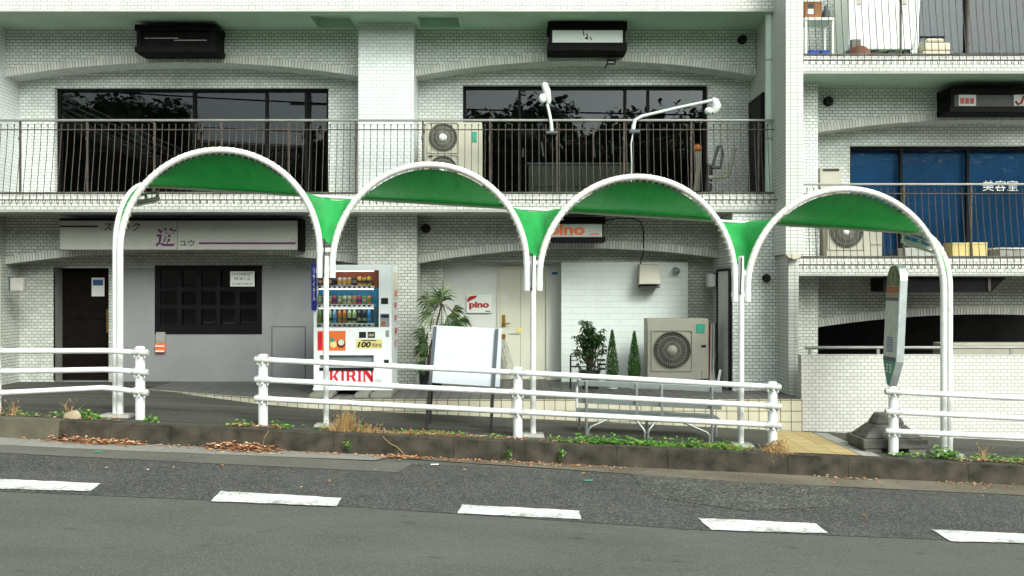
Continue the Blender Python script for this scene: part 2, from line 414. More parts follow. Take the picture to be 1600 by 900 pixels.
M['brown_clay'] = mat('brown_clay', (.12, .045, .025), .7, var=.2)
M['cloth_white'] = mat('cream_cloth', (.66, .60, .46), .85, var=.08)
M['blue_bin'] = mat('blue_plastic', (.02, .08, .42), .4, var=.1)
M['carton'] = mat('brown_carton', (.30, .13, .05), .8, var=.1)
M['yellow_box'] = mat('pale_yellow_plastic', (.62, .50, .20), .5, var=.06)
M['cabinet_white'] = mat('white_appliance', (.74, .77, .75), .35, var=.02, streak=.12, dirtcol=(.5, .48, .4))
M['curtain_grey'] = mat('blue_grey_curtain', (.13, .17, .21), .8, var=.15, vscale=3)
M['counter'] = mat('cream_counter', (.34, .32, .25), .6, var=.1)
M['lamp_white'] = mat('white_lamp_enamel', (.58, .61, .58), .35, var=.04)
M['tube_glass'] = mat('unlit_tube', (.75, .75, .7), .3, var=.02)
M['sticker_blue'] = mat('blue_sticker', (.03, .10, .25), .4, var=.1)
M['sticker_green'] = mat('green_sticker', (.04, .28, .18), .4, var=.2, vscale=30)
M['leaf_green'] = leafmat('weed_leaf', [(.02, .07, .010), (.06, .20, .02), (.13, .31, .035), (.24, .36, .07)])
M['leaf_dark'] = leafmat('dark_leaf', [(.012, .035, .010), (.03, .075, .018), (.05, .12, .03), (.10, .16, .05)])
M['leaf_conifer'] = leafmat('conifer_leaf', [(.02, .075, .010), (.045, .14, .02), (.085, .21, .035)])
M['leaf_palm'] = leafmat('palm_leaf', [(.02, .05, .015), (.05, .11, .03), (.12, .20, .06), (.30, .32, .13)])
M['leaf_dry'] = leafmat('dry_leaf', [(.40, .16, .07), (.58, .34, .18), (.38, .10, .05), (.70, .52, .32), (.25, .10, .045)], trans=.1)
M['grass_dry'] = leafmat('dry_grass', [(.36, .22, .08), (.50, .34, .15), (.26, .14, .05)], trans=.2)
M['forest'] = leafmat('forest_leaf', [(.02, .05, .015), (.04, .08, .02), (.06, .11, .03)])
# road paint with worn flecks
def paintmat():
    m, N, L, b = newmat('worn_white_road_paint')
    tc = N.new('ShaderNodeTexCoord'); n = N.new('ShaderNodeTexNoise'); n.inputs['Scale'].default_value = 24; n.inputs['Detail'].default_value = 9; n.inputs['Roughness'].default_value = .75
    n2 = N.new('ShaderNodeTexNoise'); n2.inputs['Scale'].default_value = 2.2
    L.new(tc.outputs['Object'], n.inputs['Vector']); L.new(tc.outputs['Object'], n2.inputs['Vector'])
    ad = N.new('ShaderNodeMath'); ad.operation = 'MULTIPLY_ADD'; ad.inputs[1].default_value = .5; L.new(n2.outputs['Fac'], ad.inputs[0]); L.new(n.outputs['Fac'], ad.inputs[2])
    cr = N.new('ShaderNodeValToRGB'); cr.color_ramp.elements[0].position = .72; cr.color_ramp.elements[0].color = (.66, .66, .63, 1)
    cr.color_ramp.elements[1].position = .93; cr.color_ramp.elements[1].color = (.16, .16, .15, 1)
    L.new(ad.outputs[0], cr.inputs[0]); L.new(cr.outputs[0], b.inputs['Base Color']); b.inputs['Roughness'].default_value = .75
    return m
M['paint'] = paintmat()
# translucent membrane
def fabric():
    m, N, L, b = newmat('green_canopy_fabric')
    N.remove(b); o = N['Material Output']
    tc = N.new('ShaderNodeTexCoord'); n = N.new('ShaderNodeTexNoise'); n.inputs['Scale'].default_value = 4; n.inputs['Detail'].default_value = 8; n.inputs['Roughness'].default_value = .6
    fmp = N.new('ShaderNodeMapping'); fmp.inputs['Scale'].default_value = (2.2, .5, .5); L.new(tc.outputs['Object'], fmp.inputs['Vector'])
    L.new(fmp.outputs[0], n.inputs['Vector'])
    cr = N.new('ShaderNodeValToRGB'); cr.color_ramp.elements[0].position = .3; cr.color_ramp.elements[1].position = .7
    cr.color_ramp.elements[0].color = (.012, .27, .052, 1); cr.color_ramp.elements[1].color = (.030, .43, .10, 1)
    L.new(n.outputs['Fac'], cr.inputs[0])
    d = N.new('ShaderNodeBsdfPrincipled'); d.inputs['Roughness'].default_value = .45; L.new(cr.outputs[0], d.inputs['Base Color'])
    t = N.new('ShaderNodeBsdfTranslucent'); t.inputs[0].default_value = (.004, .22, .03, 1)
    ms = N.new('ShaderNodeMixShader'); ms.inputs[0].default_value = .24
    L.new(d.outputs[0], ms.inputs[1]); L.new(t.outputs[0], ms.inputs[2]); L.new(ms.outputs[0], o.inputs['Surface'])
    return m
M['fabric'] = fabric()

# lettering: a font curve turned into a flat mesh that fills a rectangle on a wall facing the street
def text(body, x0, x1, z0, z1, y, m, parent, name='lettering', bold=0.0, shear=0.0, keep=False, vertical=False):
    cu = bpy.data.curves.new('lettering', 'FONT')
    cu.body = '\n'.join(body) if vertical else body
    cu.size = 1.0; cu.offset = bold; cu.shear = shear; cu.extrude = 0.0
    if vertical: cu.align_x = 'CENTER'; cu.space_line = .92
    t = bpy.data.objects.new('lettering', cu); COL.objects.link(t)
    dg = bpy.context.evaluated_depsgraph_get()
    me = bpy.data.meshes.new_from_object(t.evaluated_get(dg))
    bpy.data.objects.remove(t); bpy.data.curves.remove(cu)
    vs = [v.co.copy() for v in me.vertices]
    if not vs: return None
    ax0 = min(v.x for v in vs); ax1 = max(v.x for v in vs); ay0 = min(v.y for v in vs); ay1 = max(v.y for v in vs)
    sx = (x1 - x0) / (ax1 - ax0); sz = (z1 - z0) / (ay1 - ay0)
    if keep: sx = sz = min(sx, sz)
    cx = (x0 + x1) / 2; cz = (z0 + z1) / 2; mx_ = (ax0 + ax1) / 2; my_ = (ay0 + ay1) / 2
    off = base_of(parent)
    for v in me.vertices:
        v.co = Vector((cx + (v.co.x - mx_) * sx, y, cz + (v.co.y - my_) * sz)) - off
    me.name = name; me.materials.clear(); me.materials.append(m)
    o = bpy.data.objects.new(name, me); o.parent = parent; COL.objects.link(o)
    return o
# ------------------------------------------------------------------ ground, road, kerb, sidewalk
SL = .047
def zroad(x, y): return ZC - 1.8745 - .015 * y - SL * x
def road_pt(px, py):
    D = 1.8745 / ((py - 450) / F - .015 - SL * (px - 800) / F)
    return (X(px, D), D)
def kerbtop(x): return ZC - 1.80 - SL * x
TZ = ZC - 1.555       # porch top
def sst(a, b, t):
    t = max(0, min(1, (t - a) / (b - a))); return t * t * (3 - 2 * t)
def zside(x, y):
    b = kerbtop(x) - .012
    return b + (min(b, ZC - 1.562) - b) * sst(11.0, 12.9, y)

def sheet(name, poly, m, lift):
    mb = MB(); mb.add([(x, y, zroad(x, y) + lift) for x, y in poly], [list(range(len(poly)))])
    return struct(mb.build(name, m))

mb = MB(); mb.add([(x, y, zroad(x, y) - .06) for x, y in [(-260, -60), (260, -60), (260, 300), (-260, 300)]], [[0, 1, 2, 3]])
struct(mb.build('ground', M['earth']))
sheet('road', [(-30, -6), (30, -6), (30, 10.75), (-30, 10.75)], M['road'], 0)
# coarse strip between the dashed line and the gutter
pl = [road_pt(px, py) for px, py in [(-700, 737), (0, 768), (530, 791), (1100, 829), (1600, 849), (2300, 882)]]
sheet('road_strip', pl + [(14, 10.28), (-14, 10.28)], M['road_rough'], .004)
pp = [road_pt(px, py) for px, py in [(985, 736), (1290, 757), (1335, 790), (1170, 800), (1010, 776)]]
sheet('road_patch', pp, M['road_patch'], .008)
xl = X(640, 10.4)
sheet('apron_strip', [(-14, 9.76), (X(-100, 9.76), 9.76), (X(300, 9.72), 9.72), (X(622, 9.7), 9.70), (X(646, 10.3), 10.29), (-14, 10.29)], M['apron'], .009)
sheet('gutter_strip', [(-14, 10.24), (X(180, 10.2), 10.19), (X(585, 10.3), 10.33), (X(600, 10.5), 10.52), (X(640, 10.72), 10.72), (-14, 10.72)], M['gutter'], .013)
sheet('gutter_strip', [(X(610, 10.6), 10.56), (X(860, 10.4), 10.36), (X(1160, 10.1), 10.08), (14, 10.06), (14, 10.72), (X(600, 10.72), 10.72)], M['gutter_brown'], .010)

dashes = [[(-50, 748), (158, 757), (141, 769.5), (-70, 763)], [(345, 769), (534, 780), (526, 793), (330, 785)],
          [(722, 790), (905, 800), (908, 813.5), (715, 804)], [(1090, 811), (1275, 820), (1294, 835), (1112, 830)],
          [(1455, 829), (1640, 838), (1672, 852), (1486, 847.5)]]
for d in dashes:
    q = [road_pt(*p) for p in d]
    # subdivide edges with a little wobble
    poly = []
    for i in range(4):
        a = Vector(q[i]); b = Vector(q[(i + 1) % 4])
        n = 14 if i % 2 == 0 else 5
        for k in range(n):
            p = a.lerp(b, k / n)
            if k: p += Vector((rnd.uniform(-.006, .006), rnd.uniform(-.012, .012)))
            poly.append((p.x, p.y))
    sheet('lane_marking', poly, M['paint'], .012)

# kerb: stones with open joints
mb = MB(); mbl = MB()
x = -13.0
while x < 13:
    w = .60 * (1.17 if rnd.random() < .5 else 1.0)
    dy = rnd.uniform(-.004, .004); dz = rnd.uniform(-.004, .004)
    b = mbl if x + w < X(160, 10.7) else mb
    p = []
    for zz, yy0 in ((-.08, 10.665), (0, 10.70)):
        pass
    def zz(xx, yy, t): return (zroad(xx, yy) - .05) if t == 0 else kerbtop(xx) + dz
    x0, x1 = x + .001, x + w - .001
    y0b, y0t, y1 = 10.67 + dy, 10.70 + dy, 10.87
    b.hexa([(x0, y0b, zz(x0, y0b, 0)), (x1, y0b, zz(x1, y0b, 0)), (x1, y1, zz(x1, y1, 0)), (x0, y1, zz(x0, y1, 0)),
            (x0, y0t, zz(x0, y0t, 1)), (x1, y0t, zz(x1, y0t, 1)), (x1, y1, zz(x1, y1, 1)), (x0, y1, zz(x0, y1, 1))])
    x += w
struct(mb.build('kerb', M['kerb'], bevel=.004)); struct(mbl.build('kerb', M['kerb_light'], bevel=.004))

# sidewalk
mb = MB(); nx, ny = 84, 18; xs = [-14 + 28 * i / nx for i in range(nx + 1)]; ys = [10.862 + (15.28 - 10.862) * j / ny for j in range(ny + 1)]
vs = [(x, y, zside(x, y)) for y in ys for x in xs]
mb.add(vs, [[j * (nx + 1) + i, j * (nx + 1) + i + 1, (j + 1) * (nx + 1) + i + 1, (j + 1) * (nx + 1) + i] for j in range(ny) for i in range(nx)], smooth=True)
struct(mb.build('sidewalk', M['sidewalk']))

# tactile paving
q = []
for px, py, y in [(1197, 670, 12.7), (1268, 671, 12.7), (1345, 712, 10.95), (1232, 713, 10.95)]:
    xx = X(px, y); q.append((xx, y))
mb = MB()
n = 6
for j in range(n):
    t0, t1 = j / n, (j + 1) / n
    L0 = Vector(q[0]).lerp(Vector(q[3]), t0); R0 = Vector(q[1]).lerp(Vector(q[2]), t0); L1 = Vector(q[0]).lerp(Vector(q[3]), t1); R1 = Vector(q[1]).lerp(Vector(q[2]), t1)
    mb.quad(*[(p.x, p.y, zside(p.x, p.y) + .006) for p in (L1, R1, R0, L0)])
struct(mb.build('tactile_paving', M['yellow']))
# kerb-side concrete border of the paving
mb = MB()
a = [(X(1345, 10.95) + .02, 10.95), (X(1268, 12.7) + .02, 12.7), (X(1268, 12.7) + .22, 12.7), (X(1345, 10.95) + .25, 10.95)]
mb.quad(*[(u, v, zside(u, v) + .004) for u, v in a])
struct(mb.build('paving_border', M['pad']))

# tiled porch
poly = [(-5.61, 14.07), (-3.64, 13.0), (-2.9, 12.78), (4.058, 12.78), (4.058, 15.52), (-5.61, 15.52)]
mb = MB(); mb.add([(u, v, TZ) for u, v in poly], [list(range(6))])
struct(mb.build('porch_floor', M['porch_tile']))
mb = MB()
for i in range(3):
    (u0, v0), (u1, v1) = poly[i], poly[i + 1]
    mb.quad((u0, v0, TZ - .75), (u1, v1, TZ - .75), (u1, v1, TZ), (u0, v0, TZ))
mb.quad((4.058, 12.78, TZ - .75), (4.058, 15.5, TZ - .75), (4.058, 15.5, TZ), (4.058, 12.78, TZ))
struct(mb.build('porch_step', M['cream_tile'], recalc=False))

# ------------------------------------------------------------------ the building
DW1, DW2, DP, DE, DFIN = 14.85, 15.25, 14.46, 13.86, 13.25
B = thing('apartment_building', 'white tiled apartment building with arched bays, shop fronts and balconies', 'building', (0, 15.2, TZ))

def wall_open(mb, x0, x1, z0, z1, y0, y1, ops):
    xs = sorted({x0, x1} | {v for o in ops for v in o[:2] if x0 < v < x1}); zs = sorted({z0, z1} | {v for o in ops for v in o[2:] if z0 < v < z1})
    def hole(xc, zc): return any(o[0] < xc < o[1] and o[2] < zc < o[3] for o in ops)
    for i in range(len(xs) - 1):
        for j in range(len(zs) - 1):
            if hole((xs[i] + xs[i + 1]) / 2, (zs[j] + zs[j + 1]) / 2): continue
            a, b, c, d = xs[i], xs[i + 1], zs[j], zs[j + 1]
            mb.quad((a, y0, c), (b, y0, c), (b, y0, d), (a, y0, d)); mb.quad((b, y1, c), (a, y1, c), (a, y1, d), (b, y1, d))
    for a, b, c, d in ops:
        mb.quad((a, y0, c), (a, y1, c), (a, y1, d), (a, y0, d)); mb.quad((b, y1, c), (b, y0, c), (b, y0, d), (b, y1, d))
        mb.quad((a, y0, d), (a, y1, d), (b, y1, d), (b, y0, d)); mb.quad((a, y1, c), (a, y0, c), (b, y0, c), (b, y1, c))
    return mb
def pxop(px0, px1, py0, py1, D): return (X(px0, D), X(px1, D), Z(py1, D), Z(py0, D))

zt_l, zt_u = ZC + 1.163, ZC + 4.197       # undersides of the two left slabs
zr_l, zr_u = ZC + .194, ZC + 3.257        # undersides of the two right slabs
FH = .262                                  # fascia height

# recessed wall of the two left bays
ops = [pxop(85, 513, 137, 304, DW2), pxop(723, 1106, 133, 304, DW2)]
mb = MB(); wall_open(mb, -12.5, 3.966, zt_l + .02, zt_u + .02, DW2, DW2 + .3, ops)
mb.build('recessed_wall', M['tile'], B, recalc=False)
opd = (X(98, 15.5), X(180, 15.5), TZ - .02, Z(418, 15.5))
opw = pxop(243, 410, 415, 522, DW2)
opm = (X(692, DW2), X(877, DW2), TZ - .02, Z(410, DW2))
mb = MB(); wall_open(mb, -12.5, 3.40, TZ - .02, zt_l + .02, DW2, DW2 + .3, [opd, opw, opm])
mb.build('recessed_wall', M['tile_shopfront'], B, recalc=False)
# recessed wall right
opb = pxop(1328, 1790, 228, 402, DW2)
opu = pxop(1436, 1760, -110, 86, DW2)
mb = MB(); wall_open(mb, 4.20, 13, zr_l + .02, ZC + 6.8, DW2, DW2 + .3, [opb, opu])
mb.build('recessed_wall', M['tile'], B, recalc=False)
# storey above the frame
mb = MB(); mb.box(-12.5, 3.96, 14.9, 15.2, zt_u + FH + .01, ZC + 7.2)
mb.build('upper_wall', M['tile'], B)

# arched panels
def arch_panel(x0, x1, zend, zcrown, ztop, y0, y1, m, n=36):
    w = (x1 - x0) / 2; h = zcrown - zend; rr = (w * w + h * h) / (2 * h); cx = (x0 + x1) / 2; cz = zcrown - rr
    pts = []
    for i in range(n + 1):
        xx = x0 + (x1 - x0) * i / n
        pts.append((xx, cz + math.sqrt(max(0, rr * rr - (xx - cx) ** 2))))
    mb = MB()
    for i in range(n):
        (xa, za), (xb, zb) = pts[i], pts[i + 1]
        mb.quad((xa, y0, za), (xb, y0, zb), (xb, y0, ztop), (xa, y0, ztop))
        mb.quad((xa, y1, za), (xa, y0, za), (xb, y0, zb), (xb, y1, zb))
        mb.quad((xb, y1, zb), (xa, y1, za), (xa, y1, ztop), (xb, y1, ztop))
    o = mb.build('arched_wall', m, B, recalc=False)
    # band of upright tiles, standing slightly proud
    mb = MB(); s = 0; bw = .125; yp = y0 - .014
    def up(i):
        xx, z_ = pts[i]; d = Vector((xx - cx, z_ - cz)).normalized(); return (xx + d.x * bw, z_ + d.y * bw)
    for i in range(n):
        (xa, za), (xb, zb) = pts[i], pts[i + 1]; ds = math.hypot(xb - xa, zb - za)
        (ua, va), (ub, vb) = up(i), up(i + 1)
        ua = max(x0, min(x1, ua)); ub = max(x0, min(x1, ub))
        mb.quad((xa, yp, za), (xb, yp, zb), (ub, yp, vb), (ua, yp, va), uv=[(s, .04), (s + ds, .04), (s + ds, .165), (s, .165)])
        mb.quad((xa, yp, za - .002), (xa, y0 + .004, za - .002), (xb, y0 + .004, zb - .002), (xb, yp, zb - .002), uv=[(s, .05), (s, .06), (s + ds, .06), (s + ds, .05)])
        mb.quad((ua, yp, va), (ub, yp, vb), (ub, y0, vb), (ua, y0, va), uv=[(s, .05), (s + ds, .05), (s + ds, .06), (s, .06)])
        s += ds
    mb.build('arch_band', M['soldier'], o, recalc=False)
def zz(py, D): return Z(py, D)
arch_panel(X(9, DW1), -2.44, zz(120, DW1), zz(97.5, DW1), zt_u + .02, DW1, DW2 + .002, M['tile'])
arch_panel(X(650, DW1), 3.962, zz(119, DW1), zz(95, DW1), zt_u + .02, DW1, DW2 + .002, M['tile'])
arch_panel(X(9, DW1), -2.44, zz(413, DW1), zz(393, DW1), zt_l + .02, DW1, DW2 + .002, M['tile_shopfront'])
arch_panel(X(650, DW1), 3.90, zz(412, DW1), zz(388, DW1), zt_l + .02, DW1, DW2 + .002, M['tile_shopfront'])
arch_panel(4.833, X(1812, DW1), zz(209, DW1), zz(187, DW1), zr_u + .02, DW1, DW2 + .002, M['tile'])
arch_panel(4.833, X(1812, DW1), zz(513, DW1), zz(491, DW1), zr_l + .02, DW1, DW2 + .30, M['tile_shopfront'])

# piers
def pier(name, x0, x1, y0, y1, z0, z1, m, parent=B):
    mb = MB(); mb.box(x0, x1, y0, y1, z0, z1); return mb.build(name, m, parent)
pier('pillar', -9.35, X(9, DW1), DP, DW2 + .05, zt_l + .01, zt_u + .01, M['tile_overlit'])
pier('pillar', -9.35, X(9, DW1), DP + .2, DW2 + .05, TZ - .05, zt_l + .01, M['tile_shopfront'])
pier('pillar', X(560, DP), X(646.5, DP), DP, DW2 + .05, zt_l + .01, zt_u + .01, M['tile_overlit'])
pier('pillar', X(559, DP), X(651, DP), DP, DW2 + .05, TZ - .02, zt_l + .01, M['tile_shopfront'])
pier('pillar', 4.21, 4.833, DP, DW2 + .05, zr_l + .01, zr_u + .01, M['tile'])
pier('pillar', 4.21, 4.833, DP, DW2 + .05, ZC - 2.6, zr_l + .01, M['tile_shopfront'])
pier('pillar', 10.5, 11.4, DP, DW2 + .05, ZC - 2.6, zr_u + .01, M['tile'])
# block with a side door at ground level
pier('corner_block', 3.344, 4.03, DE + .02, DW2 + .2, ZC - 2.35, zt_l + .005, M['tile'])
# projecting fin wall: broad above, narrower below, with a drip ledge
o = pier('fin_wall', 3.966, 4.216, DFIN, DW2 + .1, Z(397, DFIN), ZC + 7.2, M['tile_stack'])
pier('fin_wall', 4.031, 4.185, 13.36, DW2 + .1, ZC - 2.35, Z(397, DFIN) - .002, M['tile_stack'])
mb = MB(); mb.prism([(3.966, 0), (4.0, -.045), (4.09, -.075), (4.18, -.045), (4.216, 0)], DFIN + .002, DFIN + .14, 'y')
for i, v in enumerate(mb.v): v.z += Z(397, DFIN)
mb.build('drip_ledge', M['cream_tile'], o)

# slabs with tiled fascia
def slab(x0, x1, zb, holes=(), mt='soffit_grey'):
    mb = MB(); y0, y1 = DE + .03, DW2 + .1
    if holes:
        tmp = MB(); wall_open(tmp, x0, x1, y0, y1, 0, .14, list(holes))      # in (x, depth) laid flat
        for v in tmp.v: v.x, v.y, v.z = v.x, v.z, zb + v.y
        mb.v = tmp.v; mb.f = tmp.f
        mb.box(x0, x1, y0, y1, zb + .142, zb + FH - .01)
    else: mb.box(x0, x1, y0, y1, zb, zb + FH - .01)
    s = mb.build('balcony_slab', M[mt], B)
    mb = MB(); mb.box(x0, x1, DE, DE + .03, zb + .015, zb + FH); mb.build('fascia', M['fascia'], s)
    mb = MB(); mb.box(x0, x1, DE - .012, DE + .05, zb - .012, zb + .014); mb.build('drip_edge', M['handrail'] if False else M['soffit_grey'], s)
    mb = MB(); mb.box(x0, x1, DE - .015, DE + .2, zb + FH + .001, zb + FH + .03); mb.build('coping', M['concrete'], s, bevel=.006)
    return s
def hole(px0, px1, py0, py1, zb):
    d0 = (zb - ZC) * F / (450 - py0); d1 = (zb - ZC) * F / (450 - py1)
    return (X(px0, d0), X(px1, d0), d0, d1)
slab(-12.5, 3.964, zt_u, [hole(484, 545, 25, 43, zt_u), hole(652, 715, 26, 42, zt_u)], 'soffit_green_cast')
slab(-12.5, 3.964, zt_l)
slab(4.217, 13, zr_u, (), 'soffit_green_cast')
slab(4.217, 13, zr_l)

# rooms behind the glass (open-fronted dark boxes)
def room(op, depth, m, y=DW2 + .3, extra=0):
    a, b, c, d = op; a -= extra; b += extra; y1 = y + depth
    mb = MB()
    mb.quad((a, y1, c), (b, y1, c), (b, y1, d), (a, y1, d)); mb.quad((a, y, c), (a, y1, c), (a, y1, d), (a, y, d))
    mb.quad((b, y1, c), (b, y, c), (b, y, d), (b, y1, d)); mb.quad((a, y, d), (a, y1, d), (b, y1, d), (b, y, d)); mb.quad((a, y1, c), (a, y, c), (b, y, c), (b, y1, c))
    return mb.build('room_interior', m, B, recalc=False)
room(ops[0], 2.6, M['dark_room']); room(ops[1], 3.2, M['dark_room'], extra=.3); room(opw, 1.6, M['dark_room']); room(opb, 1.2, M['dark_room']); room(opu, 2, M['dark_room'])

# windows
def window(op, mull, m='black_frame', y=DW2 + .10, fw=.06, rails=(), glass='glass', sill=None, lab=None):
    a, b, c, d = op; mb = MB(); y1 = y + .06
    mb.box(a, b, y, y1, c, c + fw); mb.box(a, b, y, y1, d - fw, d); mb.box(a, a + fw, y, y1, c + fw, d - fw); mb.box(b - fw, b, y, y1, c + fw, d - fw)
    for i, t in enumerate(mull): mb.box(t - fw * .45, t + fw * .45, y - .004, y1 + .004, c + fw, d - fw)
    for t in rails: mb.box(a + fw, b - fw, y - .002, y1 + .002, t - fw * .4, t + fw * .4)
    o = mb.build('window', M[m], B)
    mb = MB(); yy = y + .035
    e = sorted([a] + list(mull) + [b])
    for i in range(len(e) - 1):
        dy = .012 * (i % 2)
        mb.quad((e[i] + .01, yy + dy, c + .01), (e[i + 1] - .01, yy + dy, c + .01), (e[i + 1] - .01, yy + dy, d - .01), (e[i] + .01, yy + dy, d - .01))
    mb.build('pane', M[glass], o, recalc=False)
    if lab: o['label'] = lab
    return o
w1 = window(ops[0], [X(300, DW2), X(414, DW2) , X(476, DW2)], fw=.05)
w2 = window(ops[1], [X(812, DW2), X(978, DW2), X(1014, DW2)], fw=.05)
w3 = window(opb, [X(1412, DW2), X(1517, DW2), X(1640, DW2)], fw=.05, glass='glass_clear')
w4 = window(opu, [X(1515, DW2), X(1640, DW2)], fw=.06)
# latticed shop window
a, b, c, d = opw
fr = .085
mb = MB(); yy = DW2 - .05
op5 = (a, b, c, d)
ww = window(op5, [a + fr + (b - a - 2 * fr) * k / 5 for k in range(1, 5)], y=DW2 - .03, fw=fr, rails=[c + .16 + (d - c - .26) * k / 3 for k in (1, 2)] + [c + .12], lab='black latticed shop window with small panes')
# blinds / furniture inside
mb = MB(); mb.quad((opb[0], DW2 + .24, opb[2]), (opb[1], DW2 + .24, opb[2]), (opb[1], DW2 + .24, opb[3]), (opb[0], DW2 + .24, opb[3]))
mb.build('blind', M['blue_blind'], w3, recalc=False)
text('美容室', X(1535, DW2 + .1), X(1590, DW2 + .1), Z(298.5, DW2 + .1), Z(282, DW2 + .1), DW2 + .088, M['paper'], w3, bold=0)
mb = MB()
for k in range(40):       # curtain folds behind the top right door
    pass
n = 24; x0, x1 = X(1440, DW2), X(1522, DW2)
pts = [(x0 + (x1 - x0) * k / n, DW2 + .27 + .02 * math.sin(k * 1.7)) for k in range(n + 1)]
for k in range(n): mb.quad((pts[k][0], pts[k][1], opu[2] + .16), (pts[k + 1][0], pts[k + 1][1], opu[2] + .16), (pts[k + 1][0], pts[k + 1][1], opu[3]), (pts[k][0], pts[k][1], opu[3]))
mb.build('curtain', M['curtain_grey'], w4, recalc=False)

# plaster shop front, left
mb = MB(); pz1 = Z(418, DW2)
opl = [(opw[0], opw[1], opw[2], pz1 + 1)]
wall_open(mb, X(181, DW2), X(562, DW2), TZ, pz1, DW2 - .022, DW2 - .002, [(opw[0], opw[1], opw[2], pz1)])
o = mb.build('plaster_wall', M['plaster'], B, recalc=False)
mb = MB()      # access hatch outlined by a thin frame
hx0, hx1, hz0, hz1 = X(425, DW2), X(478, DW2), TZ + .02, Z(510, DW2)
mb.box(hx0 + .012, hx1 - .012, DW2 - .030, DW2 - .0225, hz0, hz1 - .012)
h = mb.build('access_hatch', M['plaster'], B, bevel=.003)
mb = MB()
for q in ((hx0, hx0 + .010, hz0, hz1), (hx1 - .010, hx1, hz0, hz1), (hx0 + .010, hx1 - .010, hz1 - .010, hz1)): mb.box(q[0], q[1], DW2 - .027, DW2 - .0224, q[2], q[3])
mb.build('hatch_frame', M['steel_dark'], h)

# brown panelled door
a, b, c, d = opd
y = 15.47
mb = MB(); mb.box(a + .01, b - .01, y, y + .05, TZ, d - .01)
dw = (b - a) / 2
dr = mb.build('door', M['brown_door'], B)
dr['label'] = 'dark brown panelled shop door'
mb = MB()
for i in range(2):
    for j in range(4):
        px0 = a + .06 + i * dw; px1 = px0 + dw - .11; pz0 = TZ + .12 + j * .455; pz1_ = pz0 + .37
        mb.hexa([(px0, y, pz0), (px1, y, pz0), (px1, y - .001, pz0 + .001), (px0, y - .001, pz0 + .001), (px0, y, pz1_), (px1, y, pz1_), (px1, y, pz1_), (px0, y, pz1_)]) if False else mb.box(px0, px1, y - .014, y - .001, pz0, pz1_)
mb.build('door_panel', M['brown_door'], dr, bevel=.012)
mb = MB(); mb.tube([(b - .10, y - .05, TZ + .80), (b - .10, y - .05, TZ + 1.2)], .012, 8); mb.cyl((b - .10, y - .05, TZ + .83), (b - .10, y, TZ + .83), .008); mb.cyl((b - .10, y - .05, TZ + 1.17), (b - .10, y, TZ + 1.17), .008)
mb.build('handle', M['brass'], dr)
MB().cyl((b - .07, y - .02, TZ + .62), (b - .07, y, TZ + .62), .022).build('lock', M['galv'], dr)
mb = MB(); mb.box(a - .03, a + .005, DW2 - .0, y + .01, TZ, d); mb.build('door_jamb', M['handrail'], dr)
# notice on the door
pa = tag(MB().box(X(144, y), X(164, y), y - .021, y - .018, Z(463, y), Z(434, y)).build('notice', M['paper']), 'white paper notice with blue band taped on dark brown door', 'notice')
mb = MB(); mb.box(X(146, y), X(162, y), y - .0235, y - .0215, Z(446, y), Z(437, y)); mb.build('printed_band', M['sticker_blue'], pa)

# shop entrance, middle
y = 15.48; a, b, c, d = opm
wx0, wx1 = X(780, y), X(853, y)
mb = MB(); wall_open(mb, a - .03, b + .03, TZ, d + .02, y, y + .06, [(wx0, wx1, TZ - .01, Z(419, y))])
mb.build('entrance_wall', M['white_wall'], B, recalc=False)
mb = MB(); zt = Z(419, y)
mb.box(wx0 - .035, wx0, y - .025, y + .05, TZ, zt + .035); mb.box(wx1, wx1 + .035, y - .025, y + .05, TZ, zt + .035); mb.box(wx0, wx1, y - .025, y + .05, zt, zt + .035)
dr = mb.build('door_frame', M['cream_door'], B, bevel=.004)
mid = X(813, y)
for xa, xb in ((wx0 + .004, mid - .003), (mid + .003, wx1 - .004)):
    lf = MB().box(xa, xb, y + .005, y + .045, TZ + .01, zt - .004).build('door_leaf', M['cream_door'], dr, bevel=.003)
    if xa < mid - .1:
        lf['label'] = 'wider cream door leaf with brass lever'
        mb = MB(); hx = X(787, y)
        mb.box(hx - .03, hx + .03, y - .008, y + .004, Z(511, y), Z(492, y)); mb.cyl((hx, y - .05, Z(505, y)), (hx, y, Z(505, y)), .013); mb.tube([(hx - .01, y - .05, Z(505, y)), (hx + .11, y - .055, Z(505.5, y))], .011)
        mb.build('handle', M['brass'], lf)
        MB().box(hx - .03, hx + .03, y - .006, y + .004, Z(530, y), Z(522, y)).build('lock', M['brass'], lf)
        mb = MB(); mb.box(X(784.5, y), X(792, y), y - .004, y + .004, Z(470, y), Z(461, y)); mb.build('entry_plate', M['white_wall'], lf)
        mb = MB(); mb.box(X(796, y), X(811, y), y - .004, y + .004, Z(522.5, y), Z(521, y)); mb.build('letter_slot', M['galv'], lf)
tag(MB().box(X(807, y), X(816, y), y - .003, y + .002, Z(520, y), Z(512, y)).build('sticker', M['yellow_print']), 'orange and purple sticker on the cream double door', 'sticker')
tag(MB().box(X(862, y), X(871, y), y - .006, y - .001, Z(429, y), Z(425, y)).build('sticker', M['sticker_blue']), 'small blue sticker high on the white wall beside cream door', 'sticker')
# white painted block wall
mb = MB(); mb.box(X(877, 15.15), X(1075, 15.15), 15.15, DW2 - .001, TZ, Z(409.5, 15.15)); mb.build('block_wall', M['white_block'], B, bevel=.004)

